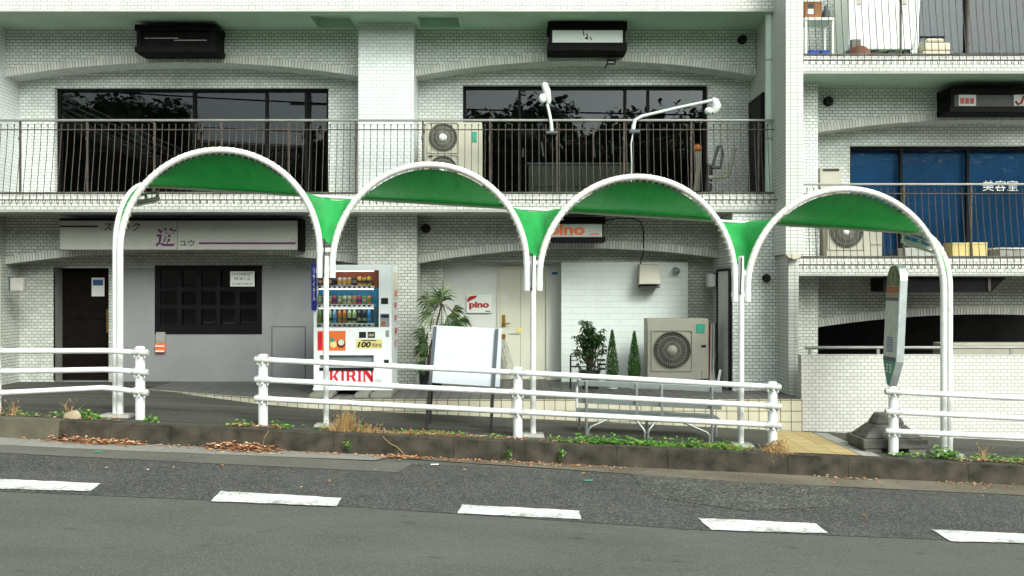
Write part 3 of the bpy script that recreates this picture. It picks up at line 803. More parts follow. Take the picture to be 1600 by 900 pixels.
# side doors (on faces that look to the left)
xs_ = 3.344
mb = MB(); mb.box(xs_ - .03, xs_ - .001, 13.98, 14.72, TZ, Z(424, 14.4)); dr = mb.build('side_door', M['white_wall'], B, bevel=.003)
mb = MB(); mb.box(xs_ - .045, xs_ - .001, 13.92, 13.975, TZ, Z(420, 14.4)); mb.box(xs_ - .045, xs_ - .001, 14.725, 14.78, TZ, Z(420, 14.4)); mb.box(xs_ - .045, xs_ - .001, 13.975, 14.725, Z(424, 14.4) + .004, Z(420, 14.4))
mb.build('door_frame', M['black_frame'], dr)
mb = MB(); mb.cyl((xs_ - .08, 14.06, TZ + .92), (xs_ - .03, 14.06, TZ + .92), .012); mb.box(xs_ - .09, xs_ - .075, 14.0, 14.12, TZ + .91, TZ + .935); mb.build('handle', M['galv'], dr)
xs_ = 3.962
mb = MB(); mb.box(xs_ - .035, xs_, 14.35, 15.2, Z(304, 14.4), Z(145, 14.4)); dr = mb.build('side_door', M['black_frame'], B, bevel=.004)
mb = MB(); mb.box(xs_ - .045, xs_ - .034, 14.42, 15.12, Z(225, 14.4), Z(150, 14.4)); mb.box(xs_ - .045, xs_ - .034, 14.42, 15.12, Z(300, 14.4), Z(232, 14.4)); mb.build('door_panel', M['dark_room'], dr)
# far left door edge and mid-left pier
mb = MB(); mb.box(X(-40, 14.7), X(4, 14.7), 14.62, 14.655, TZ - .05, Z(404, 14.7)); mb.build('side_door', M['cream_door'], B, bevel=.004)

# garage behind the low wall on the right: a dark deep recess
gx0, gx1 = 4.84, 13.0; gz0 = ZC - 2.6
mb = MB()
y0, y1 = DW2 + .05, 21.0
mb.quad((gx0, y1, gz0), (gx1, y1, gz0), (gx1, y1, zr_l), (gx0, y1, zr_l)); mb.quad((gx0, y0, gz0), (gx0, y1, gz0), (gx0, y1, zr_l), (gx0, y0, zr_l))
mb.quad((gx0, DW2 + .3, zr_l - .02), (gx0, y1, zr_l - .02), (gx1, y1, zr_l - .02), (gx1, DW2 + .3, zr_l - .02)); mb.quad((gx0, 13.1, gz0), (gx1, 13.1, gz0), (gx1, y1, gz0), (gx0, y1, gz0))
mb.build('garage_interior', M['dark_room'], B, recalc=False)

# downpipe
mb = MB(); px_ = X(1201.5, 13.98)
mb.tube([(px_, 13.98, zt_l + FH), (px_, 13.98, zt_u - .001)], .058, 14)
dp = mb.build('downpipe', M['pipe_green'], B)
for zz_ in (zt_l + 1.1, zt_l + 2.3): MB().tube([(px_, 13.98, zz_), (px_, 13.98, zz_ + .03)], .066, 14).build('pipe_clip', M['galv'], dp)

# vents
def vent(px, py, D, r, label, m='black_frame', axis=-1):
    c = P(px, py, D)
    o = thing('wall_vent', label, 'vent', (c.x, D, c.z), 'round wall vents')
    mb = MB(); mb.lathe([(r, 0), (r * 1.02, -.03), (r * .86, -.075), (r * .45, -.10), (.001, -.105)], c, 16, 'y'); mb.build('hood', M[m], o)
    mb = MB()
    for k in range(-2, 3): mb.box(c.x - r * .7, c.x + r * .7, D - .108, D - .09, c.z - .008 + k * r * .28, c.z - .002 + k * r * .28)
    mb.build('louvre', M['steel_dark'], o)
vent(1159.5, 62.5, DW1, .075, 'small dark round vent high on wall between white lightbox and downpipe')
vent(665.5, 357, DW1, .075, 'dark round vent under lower balcony just right of the pillar')
vent(1293.5, 159, DW1, .08, 'dark round vent at upper right left of the dark sign box')
vent(1197, 434.5, DE + .02, .062, 'dark round vent on corner block beside the shelter post')
vent(1055.5, 423.5, 15.15, .066, 'shiny metal round vent on the white block wall', 'alu')
# ------------------------------------------------------------------ low tiled wall with pipe rail (right)
lw = thing('low_wall', 'low white tiled wall with pipe rail in front of the dark garage opening', 'wall', (8, 12.93, ZC - 2.3))
ztop = Z(557, 12.85)
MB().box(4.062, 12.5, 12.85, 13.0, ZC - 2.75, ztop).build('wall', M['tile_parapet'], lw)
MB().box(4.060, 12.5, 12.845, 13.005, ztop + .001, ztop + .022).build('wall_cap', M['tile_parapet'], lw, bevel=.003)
mb = MB(); mb.tube([(X(1258, 12.93), 12.93, Z(543, 12.93)), (12.4, 12.93, Z(543, 12.93))], .021, 8); mb.build('handrail', M['handrail'], lw)
for px in (1265, 1372, 1580, 1790):
    MB().box(X(px, 12.93) - .02, X(px, 12.93) + .02, 12.92, 12.94, ztop + .021, Z(543, 12.93)).build('post', M['handrail'], lw)
MB().box(X(1505, 13.6), X(1800, 13.6), 14.3, 14.6, Z(600, 14), Z(536, 14.3)).build('garage_shelf', M['counter'], B, bevel=.02)

# ------------------------------------------------------------------ balcony railings
def railing(label, x0, x1, zb, px_posts, cut=None):
    # zb: underside of slab. bars bulge outward and curl back at the foot
    th = thing('balcony_railing', label, 'railing', ((x0 + x1) / 2, DE, zb + FH), 'iron balcony railings')
    zh = zb + 1.376; zr = zh - .145; zl = zb + .155
    MB().box(x0, x1, DE - .03, DE + .03, zh - .016, zh + .014).build('handrail', M['handrail'], th, bevel=.006)
    mb = MB(); mb.tube([(x0, DE - .02, zr), (x1, DE - .02, zr)], .009, 6); mb.build('rail', M['iron'], th)
    mb = MB(); mb.tube([(x0, DE - .165, zl), (x1, DE - .165, zl)], .010, 6); mb.build('rail', M['iron'], th)
    for px in px_posts:
        xx = X(px, DE)
        if not x0 < xx < x1: continue
        mb = MB(); mb.bar((xx, DE - .005, zb + FH), (xx, DE - .005, zh - .016), .026, .026); mb.tube([(xx, DE - .01, zh - .10), (xx + .02, DE - .012, zr - .03), (xx - .02, DE - .014, zr - .13), (xx, DE - .012, zr - .2)], .009, 5)
        mb.build('post', M['iron'], th)
    pts = [(0, -.02, zr + .065), (0, -.02, zr), (0, -.06, zr - .35), (0, -.12, zl + .35), (0, -.16, zl + .06), (0, -.175, zl - .02), (0, -.155, zl - .055), (0, -.115, zl - .05), (0, -.10, zl - .015), (0, -.12, zl + .005)]
    def shape(mb, xx, tilt):
        mb.tube([(xx + tilt * (zr - p[2]), DE + p[1], p[2]) for p in pts], [.0058, .0053] + [.0053] * 8, 6)
        mb.ball((xx, DE - .02, zr + .07), (.012, .012, .018), 6, 4)
    n = int((x1 - x0) / .1017); first = None; rest = MB(); made = 0
    for i in range(n + 1):
        xx = x0 + .04 + i * .1017
        if xx > x1 - .02: break
        if cut and cut[0] < xx < cut[1]: shape(rest, xx, 0); continue
        if first is None:
            mb = MB(); shape(mb, xx, 0); first = mb.build('baluster', M['iron'], th); fx = xx; b = first
        else:
            b = first.copy(); COL.objects.link(b); b.parent = th; b.location = (xx - fx, 0, 0)
        b.rotation_euler = (0, 0, 0); made += 1
    if rest.f: rest.build('baluster', M['iron'], th)['kind'] = 'stuff'
    return th
posts = [32 + 104.8 * k for k in range(-1, 12)]
railing('long brown iron railing of the left balcony above the shop fronts', X(-12, DE), 3.966, zt_l, posts, cut=(X(575, DE), X(790, DE)))
railing('brown iron railing of the right balcony in front of the blue window', 4.218, X(1625, DE), zr_l, [1412, 1517, 1624])
railing('brown iron railing of the topmost right balcony in front of white cabinet', 4.218, X(1625, DE), zr_u, [1407, 1512, 1618])

# ------------------------------------------------------------------ guard rails along the kerb
DG = 11.15
def guard(label, posts, rails, x_end=()):
    xm = X(posts[0][0], DG)
    th = thing('guard_rail', label, 'guard rail', (xm, DG, zside(xm, DG)), 'white pipe guard rails along the kerb')
    for (px, ytop, yfoot) in posts:
        xx = X(px, DG); zt = Z(ytop, DG); zf = Z(yfoot, DG) - .08
        mb = MB(); r = .057
        mb.lathe([(r, zf), (r, zt - .02), (r * .9, zt - .006), (r * .55, zt)], (xx, DG, 0), 18); mb.build('post', M['white_rail'], th)
    for pl in rails:
        mb = MB(); pts = [P(px, py, DG - .045) for px, py in pl]
        mb.tube(pts, .0335, 12); mb.build('rail', M['white_rail'], th)
        for (px, yt, yf) in posts:
            # rail height at this post
            for (a, b) in zip(pl[:-1], pl[1:]):
                if a[0] - 20 <= px <= b[0] + 20:
                    py = a[1] + (b[1] - a[1]) * (px - a[0]) / (b[0] - a[0]); sl = (b[1] - a[1]) / (b[0] - a[0])
            c = P(px, py, DG - .045)
            mb = MB()
            d = Vector((1, 0, -sl)).normalized()
            mb.tube([c - d * .10, c - d * .085, c + d * .085, c + d * .10], [.035, .0395, .0395, .035], 12)
            mb.lathe([(.0585, -.030), (.064, -.022), (.064, .022), (.0585, .030)], (c.x, DG, c.z), 16)
            for s in (-1, 1):
                q = c + d * (.062 * s); mb.cyl((q.x, q.y - .02, q.z - .036), (q.x, q.y - .02, q.z - .062), .012, 6)
                mb.cyl((q.x, q.y - .02, q.z + .036), (q.x, q.y - .02, q.z + .05), .012, 6)
            mb.cyl((c.x, c.y - .03, c.z - .03), (c.x, c.y - .05, c.z - .055), .013, 6)
            cl = mb.build('clamp', M['clamp'], th)
    return th
guard('white pipe guard rail with bent rails at far left, ending beside shelter leg', [(-6, 541, 652), (219, 541, 652)],
      [[(-40, 549), (165, 548), (190, 549.5), (226, 551)], [(-40, 581), (165, 577.5), (190, 579), (226, 582)], [(-40, 616), (160, 606), (180, 607.5), (226, 613.5)]])
guard('long middle white pipe guard rail with three posts in front of bench', [(411, 553, 662), (809, 573, 687), (1207, 596, 706)],
      [[(402, 561.5), (809, 582), (1217, 605)], [(402, 593), (809, 613), (1217, 635)], [(402, 622.5), (809, 643.5), (1217, 665)]])
guard('white pipe guard rail at far right standing before the bus stop base', [(1396, 604, 713), (1796, 623, 732)],
      [[(1392, 612), (1836, 634)], [(1392, 643.5), (1836, 665)], [(1392, 674), (1836, 694.5)]])

# ------------------------------------------------------------------ bus shelter
DS = 11.3
centers = [(341, 230.5), (672, 253.5), (1000, 272.5), (1320, 291.5)]
RA = 158 * DS / F
sh = thing('bus_shelter', 'bus shelter of four white pipe arches carrying a green fabric canopy', 'bus shelter', (0, DS, zside(0, DS)))
mids = [(509.5, 668), (833, 685), (1158, 700)]
tr = .0395
AC = []       # arch centres in world
for (cx, ya) in centers:
    c = P(cx, ya + 4, DS); AC.append(Vector((c.x, DS, c.z - RA)))
xl_post, xr_post = X(187.5, DS), X(1474.5, DS)
leg_end = [434, 454, 471]
for i, c in enumerate(AC):
    pts = []
    n = 40
    # left leg
    zl = Z(leg_end[i - 1], DS) if i > 0 else zside(xl_post, DS) + .0
    zr = Z(leg_end[i], DS) if i < 3 else zside(xr_post, DS)
    xl = X(mids[i - 1][0], DS) + .078 if i > 0 else xl_post
    xr = X(mids[i][0], DS) - .078 if i < 3 else xr_post
    hw = (xr - xl) / 2; cx = (xl + xr) / 2
    pts.append((xl, DS, zl)); pts.append((xl, DS, c.z - .12))
    for k in range(n + 1):
        t = math.pi - math.pi * k / n
        pts.append((cx + hw * math.cos(t), DS, c.z + RA * math.sin(t)))
    pts.append((xr, DS, c.z - .12)); pts.append((xr, DS, zr))
    AC[i] = (cx, c.z, hw)
    mb = MB(); mb.tube(pts, tr, 14); a = mb.build('arch', M['white_paint'], sh)
    mb = MB()      # lacing cords round the pipe
    m = 46; hel = []
    for k in range(3 * 9, (m - 2) * 9):
        t = math.pi - math.pi * k / (9 * m); an = 2 * math.pi * (k % 9) / 9
        u = Vector((math.cos(t), 0, math.sin(t)))
        hel.append(Vector((cx + hw * math.cos(t), DS, c.z + RA * math.sin(t))) + (u * math.cos(an) + Vector((0, 1, 0)) * math.sin(an)) * (tr + (.003 if u.dot(u) and math.cos(an) > -.7 else .02)))
    mb.tube(hel, .0042, 4)
    for k in range(0):
        t = math.pi - math.pi * k / m
        p = Vector((cx + hw * math.cos(t), DS, c.z + RA * math.sin(t))); u = Vector((math.cos(t), 0, math.sin(t))); tg = Vector((-math.sin(t), 0, math.cos(t)))
        ring = []
        for q in range(10):
            an = 2 * math.pi * q / 10
            ring.append(p + (u * math.cos(an) + Vector((0, 1, 0)) * math.sin(an)) * (tr + .003) + tg * .012 * math.cos(an))
        mb.tube(ring, .0042, 4, closed=True)
        mb.tube([p - u * tr + Vector((0, .02, 0)), p - u * (tr + .022) + tg * .008 + Vector((0, .03, 0))], .003, 4)
    mb.build('lacing', M['cloth_white'], a)
for i, (px, yf) in enumerate(mids):
    xx = X(px, DS); zf = zside(xx, DS) - .05; zt = Z(400, DS)
    mb = MB(); mb.tube([(xx, DS, zf), (xx, DS, zt)], .035, 12); p = mb.build('post', M['white_paint'], sh)
    mb = MB()
    for zz_ in (Z(leg_end[i], DS) + .06, Z(leg_end[i], DS) + .32): MB().box(xx - .12, xx + .12, DS - .012, DS + .012, zz_, zz_ + .05).build('bracket', M['white_paint'], p)
    zv = Z([374, 396, 402][i], DS)
    mb = MB(); mb.tube([(xx - .005, DS - .05, zv), (xx - .012, DS - .052, zv - .2), (xx - .02, DS - .046, zv - .42)], .008, 6); mb.ball((xx - .02, DS - .046, zv - .44), (.012, .012, .025), 8, 5); mb.build('tie_cable', M['steel_dark'], p)
zb_l = ZC + 1.361 + .03; zb_r = ZC + .737 + .02
xb_l, xb_r = -4.90, 5.47; DB = 12.4
def rear_z(x): return zb_l + (zb_r - zb_l) * (x - xb_l) / (xb_r - xb_l)
def along(e, s):
    s = max(0, min(.9999, s)) * (len(e) - 1); i = int(s); return e[i].lerp(e[i + 1], s - i)
def end_curve(side, n=14):
    xx = (X(180.5, DS) - .015) if side < 0 else (X(1484, DS) + .015)
    zt = rear_z(xb_l if side < 0 else xb_r); zlow = (Z(388, DS) if side < 0 else Z(449, DS)); pts = []
    y0 = DS + .035; yb = DB
    for k in range(n + 1):
        t = math.pi / 2 * k / n
        pts.append(Vector((xx, y0 + (yb - y0) * (1 - math.cos(t)), zlow + (zt - zlow) * math.sin(t))))
    return pts
for side in (-1, 1):
    e = end_curve(side); xx = e[0].x
    pts = [Vector((xx, DS + .035, zside(xx, DS) - .05))] + e
    mb = MB(); mb.tube(pts, tr * .95, 14); ep = mb.build('end_frame', M['white_paint'], sh)
    mb = MB()
    hel = []
    for k in range(2 * 9, 13 * 9):
        p = along(e, k / (14 * 9)); t = (along(e, (k + 3) / (14 * 9)) - p).normalized(); u = t.cross(Vector((1, 0, 0))).normalized(); an = 2 * math.pi * (k % 9) / 9
        hel.append(p + (u * math.cos(an) + Vector((1, 0, 0)) * math.sin(an)) * (tr + .002))
    mb.tube(hel, .0042, 4)
    for k in range(0):
        p = e[k]; t = (e[k] - e[k - 1]).normalized(); u = t.cross(Vector((1, 0, 0))).normalized(); ring = []
        for q in range(10):
            an = 2 * math.pi * q / 10; ring.append(p + (u * math.cos(an) + Vector((1, 0, 0)) * math.sin(an)) * (tr + .002) + t * .012 * math.cos(an))
        mb.tube(ring, .0042, 4, closed=True)
    mb.build('lacing', M['cloth_white'], ep)
xe0, xe1 = end_curve(-1)[-1], end_curve(1)[-1]
mb = MB(); mb.tube([xe0, Vector((xe0.x + .05, DB - .02, xe0.z - .02))] + [Vector((xb_l + .25 + (xb_r - xb_l - .5) * k / 20, DB - .01, rear_z(xb_l + .25 + (xb_r - xb_l - .5) * k / 20) - .012)) for k in range(21)] + [Vector((xe1.x - .05, DB - .02, xe1.z - .02)), xe1], .020, 8)
mb.build('rear_beam', M['white_paint'], sh)
# canopy membrane: one continuous sheet from the arches back to the rear beam
front = []
for i, (cx, cz, hw) in enumerate(AC):
    n = 44; t0 = R(14)
    for k in range(n + 1):
        t = math.pi - t0 - (math.pi - 2 * t0) * k / n
        ofs = .055 if math.sin(t) > .75 else .02; front.append((Vector((cx + (hw - ofs) * math.cos(t), DS + .01, cz + (RA - ofs) * math.sin(t))), i, t))
    if i < 3:
        a = front[-1][0]; ncx, ncz, nhw = AC[i + 1]
        b = Vector((ncx + (nhw - .055) * math.cos(math.pi - t0), DS + .01, ncz + (RA - .055) * math.sin(math.pi - t0)))
        for s in (.3, .5, .7):
            q = a.lerp(b, s); q.z -= .10 * math.sin(math.pi * s); front.append((q, -1, 0))
eL, eR = end_curve(-1), end_curve(1)
def along(e, s):
    s = max(0, min(.9999, s)) * (len(e) - 1); i = int(s); return e[i].lerp(e[i + 1], s - i)
rear = []
valx = [X(m[0], DS) for m in mids]
def sag(x): return sum(.055 * math.exp(-((x - v) / .22) ** 2) for v in valx)
for p, i, t in front:
    if i == 0 and t > math.pi - R(48):
        s = (math.pi - R(14) - t) / R(34); q = along(eL, .12 + .88 * s)
    elif i == 3 and t < R(48):
        s = (t - R(14)) / R(34); q = along(eR, .12 + .88 * s)
    else:
        x = p.x
        if i == 0: # stretch so that the sheet meets the corner
            x = max(x, xe0.x + .02)
        q = Vector((x, DB + .02, rear_z(x) + .025 - sag(x))); q.x += .045 * x * (1 - sst(3.0, 4.7, abs(x)))
    rear.append(q)
NV = 12; vs = []; fs = []; nf = len(front)
for j in range(NV + 1):
    v = j / NV
    for (p, i, t), q in zip(front, rear):
        w = p.lerp(q, v)
        w.z += (-.06 * min(1, max(0, (p.z - q.z) * 4)) + .02 * (p.z <= q.z)) * math.sin(math.pi * v)
        if i >= 0 and p.z > q.z:
            pass
        vs.append(w)
for j in range(NV):
    for k in range(nf - 1): fs.append([j * nf + k, j * nf + k + 1, (j + 1) * nf + k + 1, (j + 1) * nf + k])
mb = MB(); mb.add(vs, fs, smooth=True); can = mb.build('canopy', M['fabric'], sh)
mb = MB(); mb.tube([q + Vector((0, -.012, -.022)) for q in rear], .021, 6); mb.build('hem', M['cloth_white'], can)
# footings
for px, yf in [(183, 650)] + mids + [(1479, 712)]:
    xx = X(px, DS); z0 = zside(xx, DS); w = .15 if 200 < px < 1400 else .2
    mb = MB(); mb.hexa([(xx - w, DS - .15, z0 - .06), (xx + w, DS - .15, z0 - .06), (xx + w, DS + .15, z0 - .06), (xx - w, DS + .15, z0 - .06), (xx - w * .85, DS - .11, z0 + .035), (xx + w * .85, DS - .11, z0 + .03), (xx + w * .85, DS + .11, z0 + .03), (xx - w * .85, DS + .11, z0 + .035)])
    mb.build('footing', M['pad'], sh, bevel=.012)
# strip lamp brackets under both ends
for side in (-1, 1):
    if side < 0: a, b = P(208, 318, 11.9), P(248, 310, 11.9); m = 'slate'
    else: a, b = P(1410, 376, 11.9), P(1466, 393, 11.9); m = 'alu'
    mb = MB(); mb.bar(a, b, .10, .045); mb.bar(a + Vector((0, 0, .09)), b + Vector((0, 0, .09)), .03, .02)
    for s in (.02, .5, .95): q = a.lerp(b, s); mb.bar(q, q + Vector((0, 0, .10)), .02, .05)
    fx = mb.build('lamp_fixture', M['pad'] if side < 0 else M['white_paint'], sh)
    mb = MB(); mb.tube([a.lerp(b, .08) + Vector((0, 0, -.035)), a.lerp(b, .92) + Vector((0, 0, -.035))], .014, 8); mb.build('lamp_tube', M['tube_glass'], fx)

# ------------------------------------------------------------------ bench (its back towards the road)
DBn = 11.48
bn = thing('bench', 'grey metal slatted bench behind the middle guard rail under third arch', 'bench', (X(1010, DBn), DBn, zside(X(1010, DBn), DBn)))
def bz(x, h): return zside(x, DBn) + h
xa, xb = X(904, DBn), X(1128, DBn)
for h0, h1, dy in ((.625, .70, .0), (.405, .515, .024)):
    mb = MB(); mb.hexa([(xa, DBn + dy, bz(xa, h0)), (xb, DBn + dy, bz(xb, h0)), (xb, DBn + dy + .022, bz(xb, h0)), (xa, DBn + dy + .022, bz(xa, h0)), (xa, DBn + dy - .008, bz(xa, h1)), (xb, DBn + dy - .008, bz(xb, h1)), (xb, DBn + dy + .014, bz(xb, h1)), (xa, DBn + dy + .014, bz(xa, h1))])
    mb.build('back_slat', M['bench_metal'], bn, bevel=.004)
for k in range(4):
    y = DBn + .09 + k * .105
    mb = MB(); mb.hexa([(xa, y, bz(xa, .265)), (xb, y, bz(xb, .265)), (xb, y + .085, bz(xb, .27)), (xa, y + .085, bz(xa, .27)), (xa, y, bz(xa, .285)), (xb, y, bz(xb, .285)), (xb, y + .085, bz(xb, .29)), (xa, y + .085, bz(xa, .29))])
    mb.build('seat_slat', M['bench_metal'], bn, bevel=.004)
for px in (916, 1112):
    x = X(px, DBn); mb = MB(); mb.tube([(x, DBn - .02, bz(x, -.03)), (x, DBn - .02, bz(x, .69))], .018, 8); mb.build('leg', M['galv'], bn)
for px in (995, 1034):
    x = X(px, DBn); mb = MB(); mb.box(x - .014, x + .014, DBn - .022, DBn - .006, bz(x, .255), bz(x, .69)); mb.build('back_strut', M['galv'], bn)
for px0, px1 in ((919.5, 953), (1007, 993), (1012.5, 1029), (1108, 1070)):
    x0 = X(px0, DBn); x1 = X(px1, DBn); hb = .12
    for y0 in (DBn - .01,):
        mb = MB(); mb.tube([(x0, y0, bz(x0, -.03)), (x0, y0, bz(x0, hb - .04)), (x0 + (x1 - x0) * .12, y0, bz(x0, hb)), (x1, y0 + .10, bz(x1, .235 if abs(px1 - px0) < 20 else .215)), (x1 + (x1 - x0) * .1, y0 + .12, bz(x1, .262))], .0155, 8)
        mb.build('leg_brace', M['galv'], bn)
for px in (905, 1010, 1118):
    x = X(px, DBn + .5) ; mb = MB(); mb.tube([(x, DBn + .48, bz(x, -.03)), (x, DBn + .48, bz(x, .264))], .018, 8); mb.build('leg', M['galv'], bn)
for px in (903.5, 1119):
    x = X(px, DBn + .2); mb = MB(); mb.tube([(x, DBn + .0, bz(x, .70)), (x, DBn + .05, bz(x, .72)), (x, DBn + .45, bz(x, .60)), (x, DBn + .48, bz(x, .56)), (x, DBn + .48, bz(x, .28))], .016, 8); mb.build('armrest', M['white_paint'], bn)

# ------------------------------------------------------------------ white board on legs
wbr = thing('board_sign', 'blank white sign board on dark steel legs standing behind the guard rail', 'sign', (X(720, 11.45), 11.45, zside(X(720, 11.45), 11.45)))
mb = MB(); ya = 11.47; yt = 11.56
mb.add([P(673, 598, ya), P(781, 605, ya), P(783.5, 514, yt), P(676, 508.5, yt)] + [v + Vector((0, .022, .003)) for v in (P(673, 598, ya), P(781, 605, ya), P(783.5, 514, yt), P(676, 508.5, yt))],
       [[0, 1, 2, 3], [7, 6, 5, 4], [0, 4, 5, 1], [1, 5, 6, 2], [2, 6, 7, 3], [3, 7, 4, 0]])
mb.build('panel', M['board_white'], wbr, bevel=.003)
for (pt, pb) in (((680, 510), (665.5, 676)), ((776.5, 514), (766, 680))):
    a = P(pt[0], pt[1], yt - .02); f = P(pb[0], pb[1], 11.36); mid_ = a.lerp(f, .57)
    mb = MB(); mb.bar(a, mid_, .042, .014, up=(0, 1, 0)); lg = mb.build('edge_strip', M['slate'], wbr)
    mb = MB(); mb.bar(mid_ + Vector((-.002, .03, .05)), f + Vector((0, .0, -.02)), .028, .028); mb.build('leg', M['steel_dark'], wbr)
    b2 = f + Vector((0, .55, 0)); b2.z = zside(b2.x, b2.y)
    mb = MB(); mb.bar(a + Vector((0, .06, -.05)), b2, .026, .026); mb.build('leg', M['steel_dark'], wbr)
mb = MB(); p = P(668, 600, 11.6); mb.bar(P(668, 601, 11.62), P(690, 603, 11.62), .05, .06); mb.build('foot_block', M['black'], wbr)

# ------------------------------------------------------------------ bus stop
bs = thing('bus_stop_sign', 'grey and green lozenge bus stop sign leaning on a heavy concrete base', 'bus stop', (4.72, 11.6, zside(4.72, 11.6)))
g0 = zside(4.72, 11.55)
bx, by = 4.72, 11.55
mb = MB()
def ring(w, d, z): return [(bx - w, by - d, z), (bx + w, by - d, z), (bx + w, by + d, z), (bx - w, by + d, z)]
mb.hexa(ring(.40, .30, g0 + .05) + ring(.40, .30, g0 + .17))
for sx in (-.27, .27):
    mb.box(bx + sx - .11, bx + sx + .11, by - .295, by + .295, g0 - .06, g0 + .049)
mb.hexa(ring(.36, .26, g0 + .172) + ring(.19, .14, g0 + .33)); mb.hexa(ring(.188, .138, g0 + .332) + ring(.12, .10, g0 + .46))
mb.build('base', M['concrete'], bs, bevel=.02)
def lean(z): return 4.80 + .095 * (z - (g0 + .46)) / 1.95
def bsP(u, z, off=0): return Vector((lean(z) + off, 11.6 + u, z))       # u across the board (towards the back)
mb = MB(); mb.tube([bsP(0, g0 + .40), bsP(0, g0 + 1.05)], .022, 10); mb.tube([bsP(0, g0 + .74), bsP(0, g0 + .80)], .034, 8); mb.build('pole', M['concrete'], bs)
zt = Z(413, 11.6); zb = Z(566, 11.6); zp = Z(603, 11.6); W = .205
def outline(k):      # k shrinks the outline
    w = W - k; pts = [(-w * .16, zp + k), (w * .16, zp + k), (w * .6, zp + .16 + k * .5), (w, zb + .02)]
    for i in range(13):
        a = math.pi * i / 12; pts.append((w * math.cos(a), zt - W + w * math.sin(a)))
    pts += [(-w, zb + .02), (-w * .6, zp + .16 + k * .5)]
    return pts
def plate(poly, o0, o1, name, m, parent, bevel=0):
    mb = MB(); n = len(poly); vs = [bsP(u, z, o0) for u, z in poly] + [bsP(u, z, o1) for u, z in poly]
    fs = [list(range(n)), list(range(2 * n - 1, n - 1, -1))] + [[i, i + n, (i + 1) % n + n, (i + 1) % n] for i in range(n)]
    mb.add(vs, fs); return mb.build(name, m, parent, bevel=bevel)
bd = plate(outline(0), -.05, .05, 'board', M['alu'], bs, .008)
def clip(poly, z0, z1):
    def cut(pl, z, keep_above):
        out = []
        for i in range(len(pl)):
            a, b = pl[i], pl[(i + 1) % len(pl)]
            ia = (a[1] >= z) == keep_above; ib = (b[1] >= z) == keep_above
            if ia: out.append(a)
            if ia != ib:
                t = (z - a[1]) / (b[1] - a[1]); out.append((a[0] + (b[0] - a[0]) * t, z))
        return out
    return cut(cut(poly, z0, True), z1, False)
o_ = outline(.018)
for s in (-1, 1):
    for (ya, yb, m, nm) in ((413, 447, 'green_sign', 'green_panel'), (447.4, 458, 'orange_sign', 'orange_band'), (458.4, 464, 'stone', 'tan_band'), (464.4, 470, 'slate', 'grey_band'), (470.4, 557, 'timetable', 'timetable'), (557.4, 564, 'slate', 'grey_band'), (564.4, 603, 'teal_sign', 'teal_panel')):
        q = clip(o_, Z(yb, 11.6), Z(ya, 11.6))
        plate(q, s * .0505, s * .054, nm, M[m], bd)
# pale emblem and small lettering marks on the visible side
mb = MB()
for i in range(16):
    a0, a1 = 2 * math.pi * i / 16, 2 * math.pi * (i + 1) / 16
    zc = Z(433, 11.6); 
    mb.quad(bsP(.05 * math.cos(a0), zc + .10 * math.sin(a0), -.0545), bsP(.05 * math.cos(a1), zc + .10 * math.sin(a1), -.0545), bsP(.075 * math.cos(a1), zc + .125 * math.sin(a1), -.0545), bsP(.075 * math.cos(a0), zc + .125 * math.sin(a0), -.0545))
mb.build('emblem', M['stone'], bd, recalc=False)
mb = MB()
for i in range(9):
    zc = Z(528, 11.6) - i * .022
    mb.quad(bsP(-.10, zc, -.0545), bsP(.10, zc, -.0545), bsP(.10, zc + .012, -.0545), bsP(-.10, zc + .012, -.0545))
mb.build('printed_table', M['sticker_blue'], bd, recalc=False)
mb = MB()
for i in range(3):
    zc = Z(572 + i * 5, 11.6)
    mb.quad(bsP(.02, zc, -.0545), bsP(.08, zc, -.0545), bsP(.08, zc + .028, -.0545), bsP(.02, zc + .028, -.0545)); mb.quad(bsP(-.09, zc, -.0545), bsP(-.02, zc, -.0545), bsP(-.02, zc + .034, -.0545), bsP(-.09, zc + .034, -.0545))
mb.build('emblem', M['timetable'], bd, recalc=False)
# ------------------------------------------------------------------ sign boxes
def sign_box(name, label, px0, px1, py0, py1, D, depth, frame='black_box', face=None, fpx=None, ledge=True):
    x0, x1, z0, z1 = X(px0, D), X(px1, D), Z(py1, D), Z(py0, D)
    th = thing(name, label, 'sign', ((x0 + x1) / 2, D + depth, z0))
    fx0, fx1, fz0, fz1 = (X(fpx[0], D), X(fpx[1], D), Z(fpx[3], D), Z(fpx[2], D)) if fpx else (x0 + .04, x1 - .04, z0 + .06, z1 - .06)
    mb = MB(); mb.box(x0 + .03, x1 - .03, D + .05, D + depth, z0, z1)
    mb.build('box', M[frame], th, bevel=.006)
    if ledge:
        mb = MB(); mb.box(x0, x1, D, D + depth * .9, fz1 + .002, z1 + .012); mb.build('top_ledge', M[frame], th, bevel=.008)
        mb = MB(); mb.box(x0, x1, D, D + depth * .9, z0 - .012, fz0 - .002); mb.build('bottom_ledge', M[frame], th, bevel=.008)
        for a, b in ((x0 + .03, fx0), (fx1, x1 - .03)):
            MB().box(a, b, D + .015, D + .049, fz0, fz1).build('side_frame', M[frame], th)
    return th, (fx0, fx1, fz0, fz1)
# empty black lightbox, upper left
th, f = sign_box('sign_box', 'black empty lightbox with two bare tubes high above left upper window', 210, 338, 39, 80, 14.35, .5, fpx=(220, 328, 48, 72))
for (a, b, y) in ((226, 278, 59.8), (272, 323, 63)):
    mb = MB(); mb.tube([P(a, y, 14.385), P(b, y, 14.385)], .009, 8); mb.build('tube', M['wire'], th)
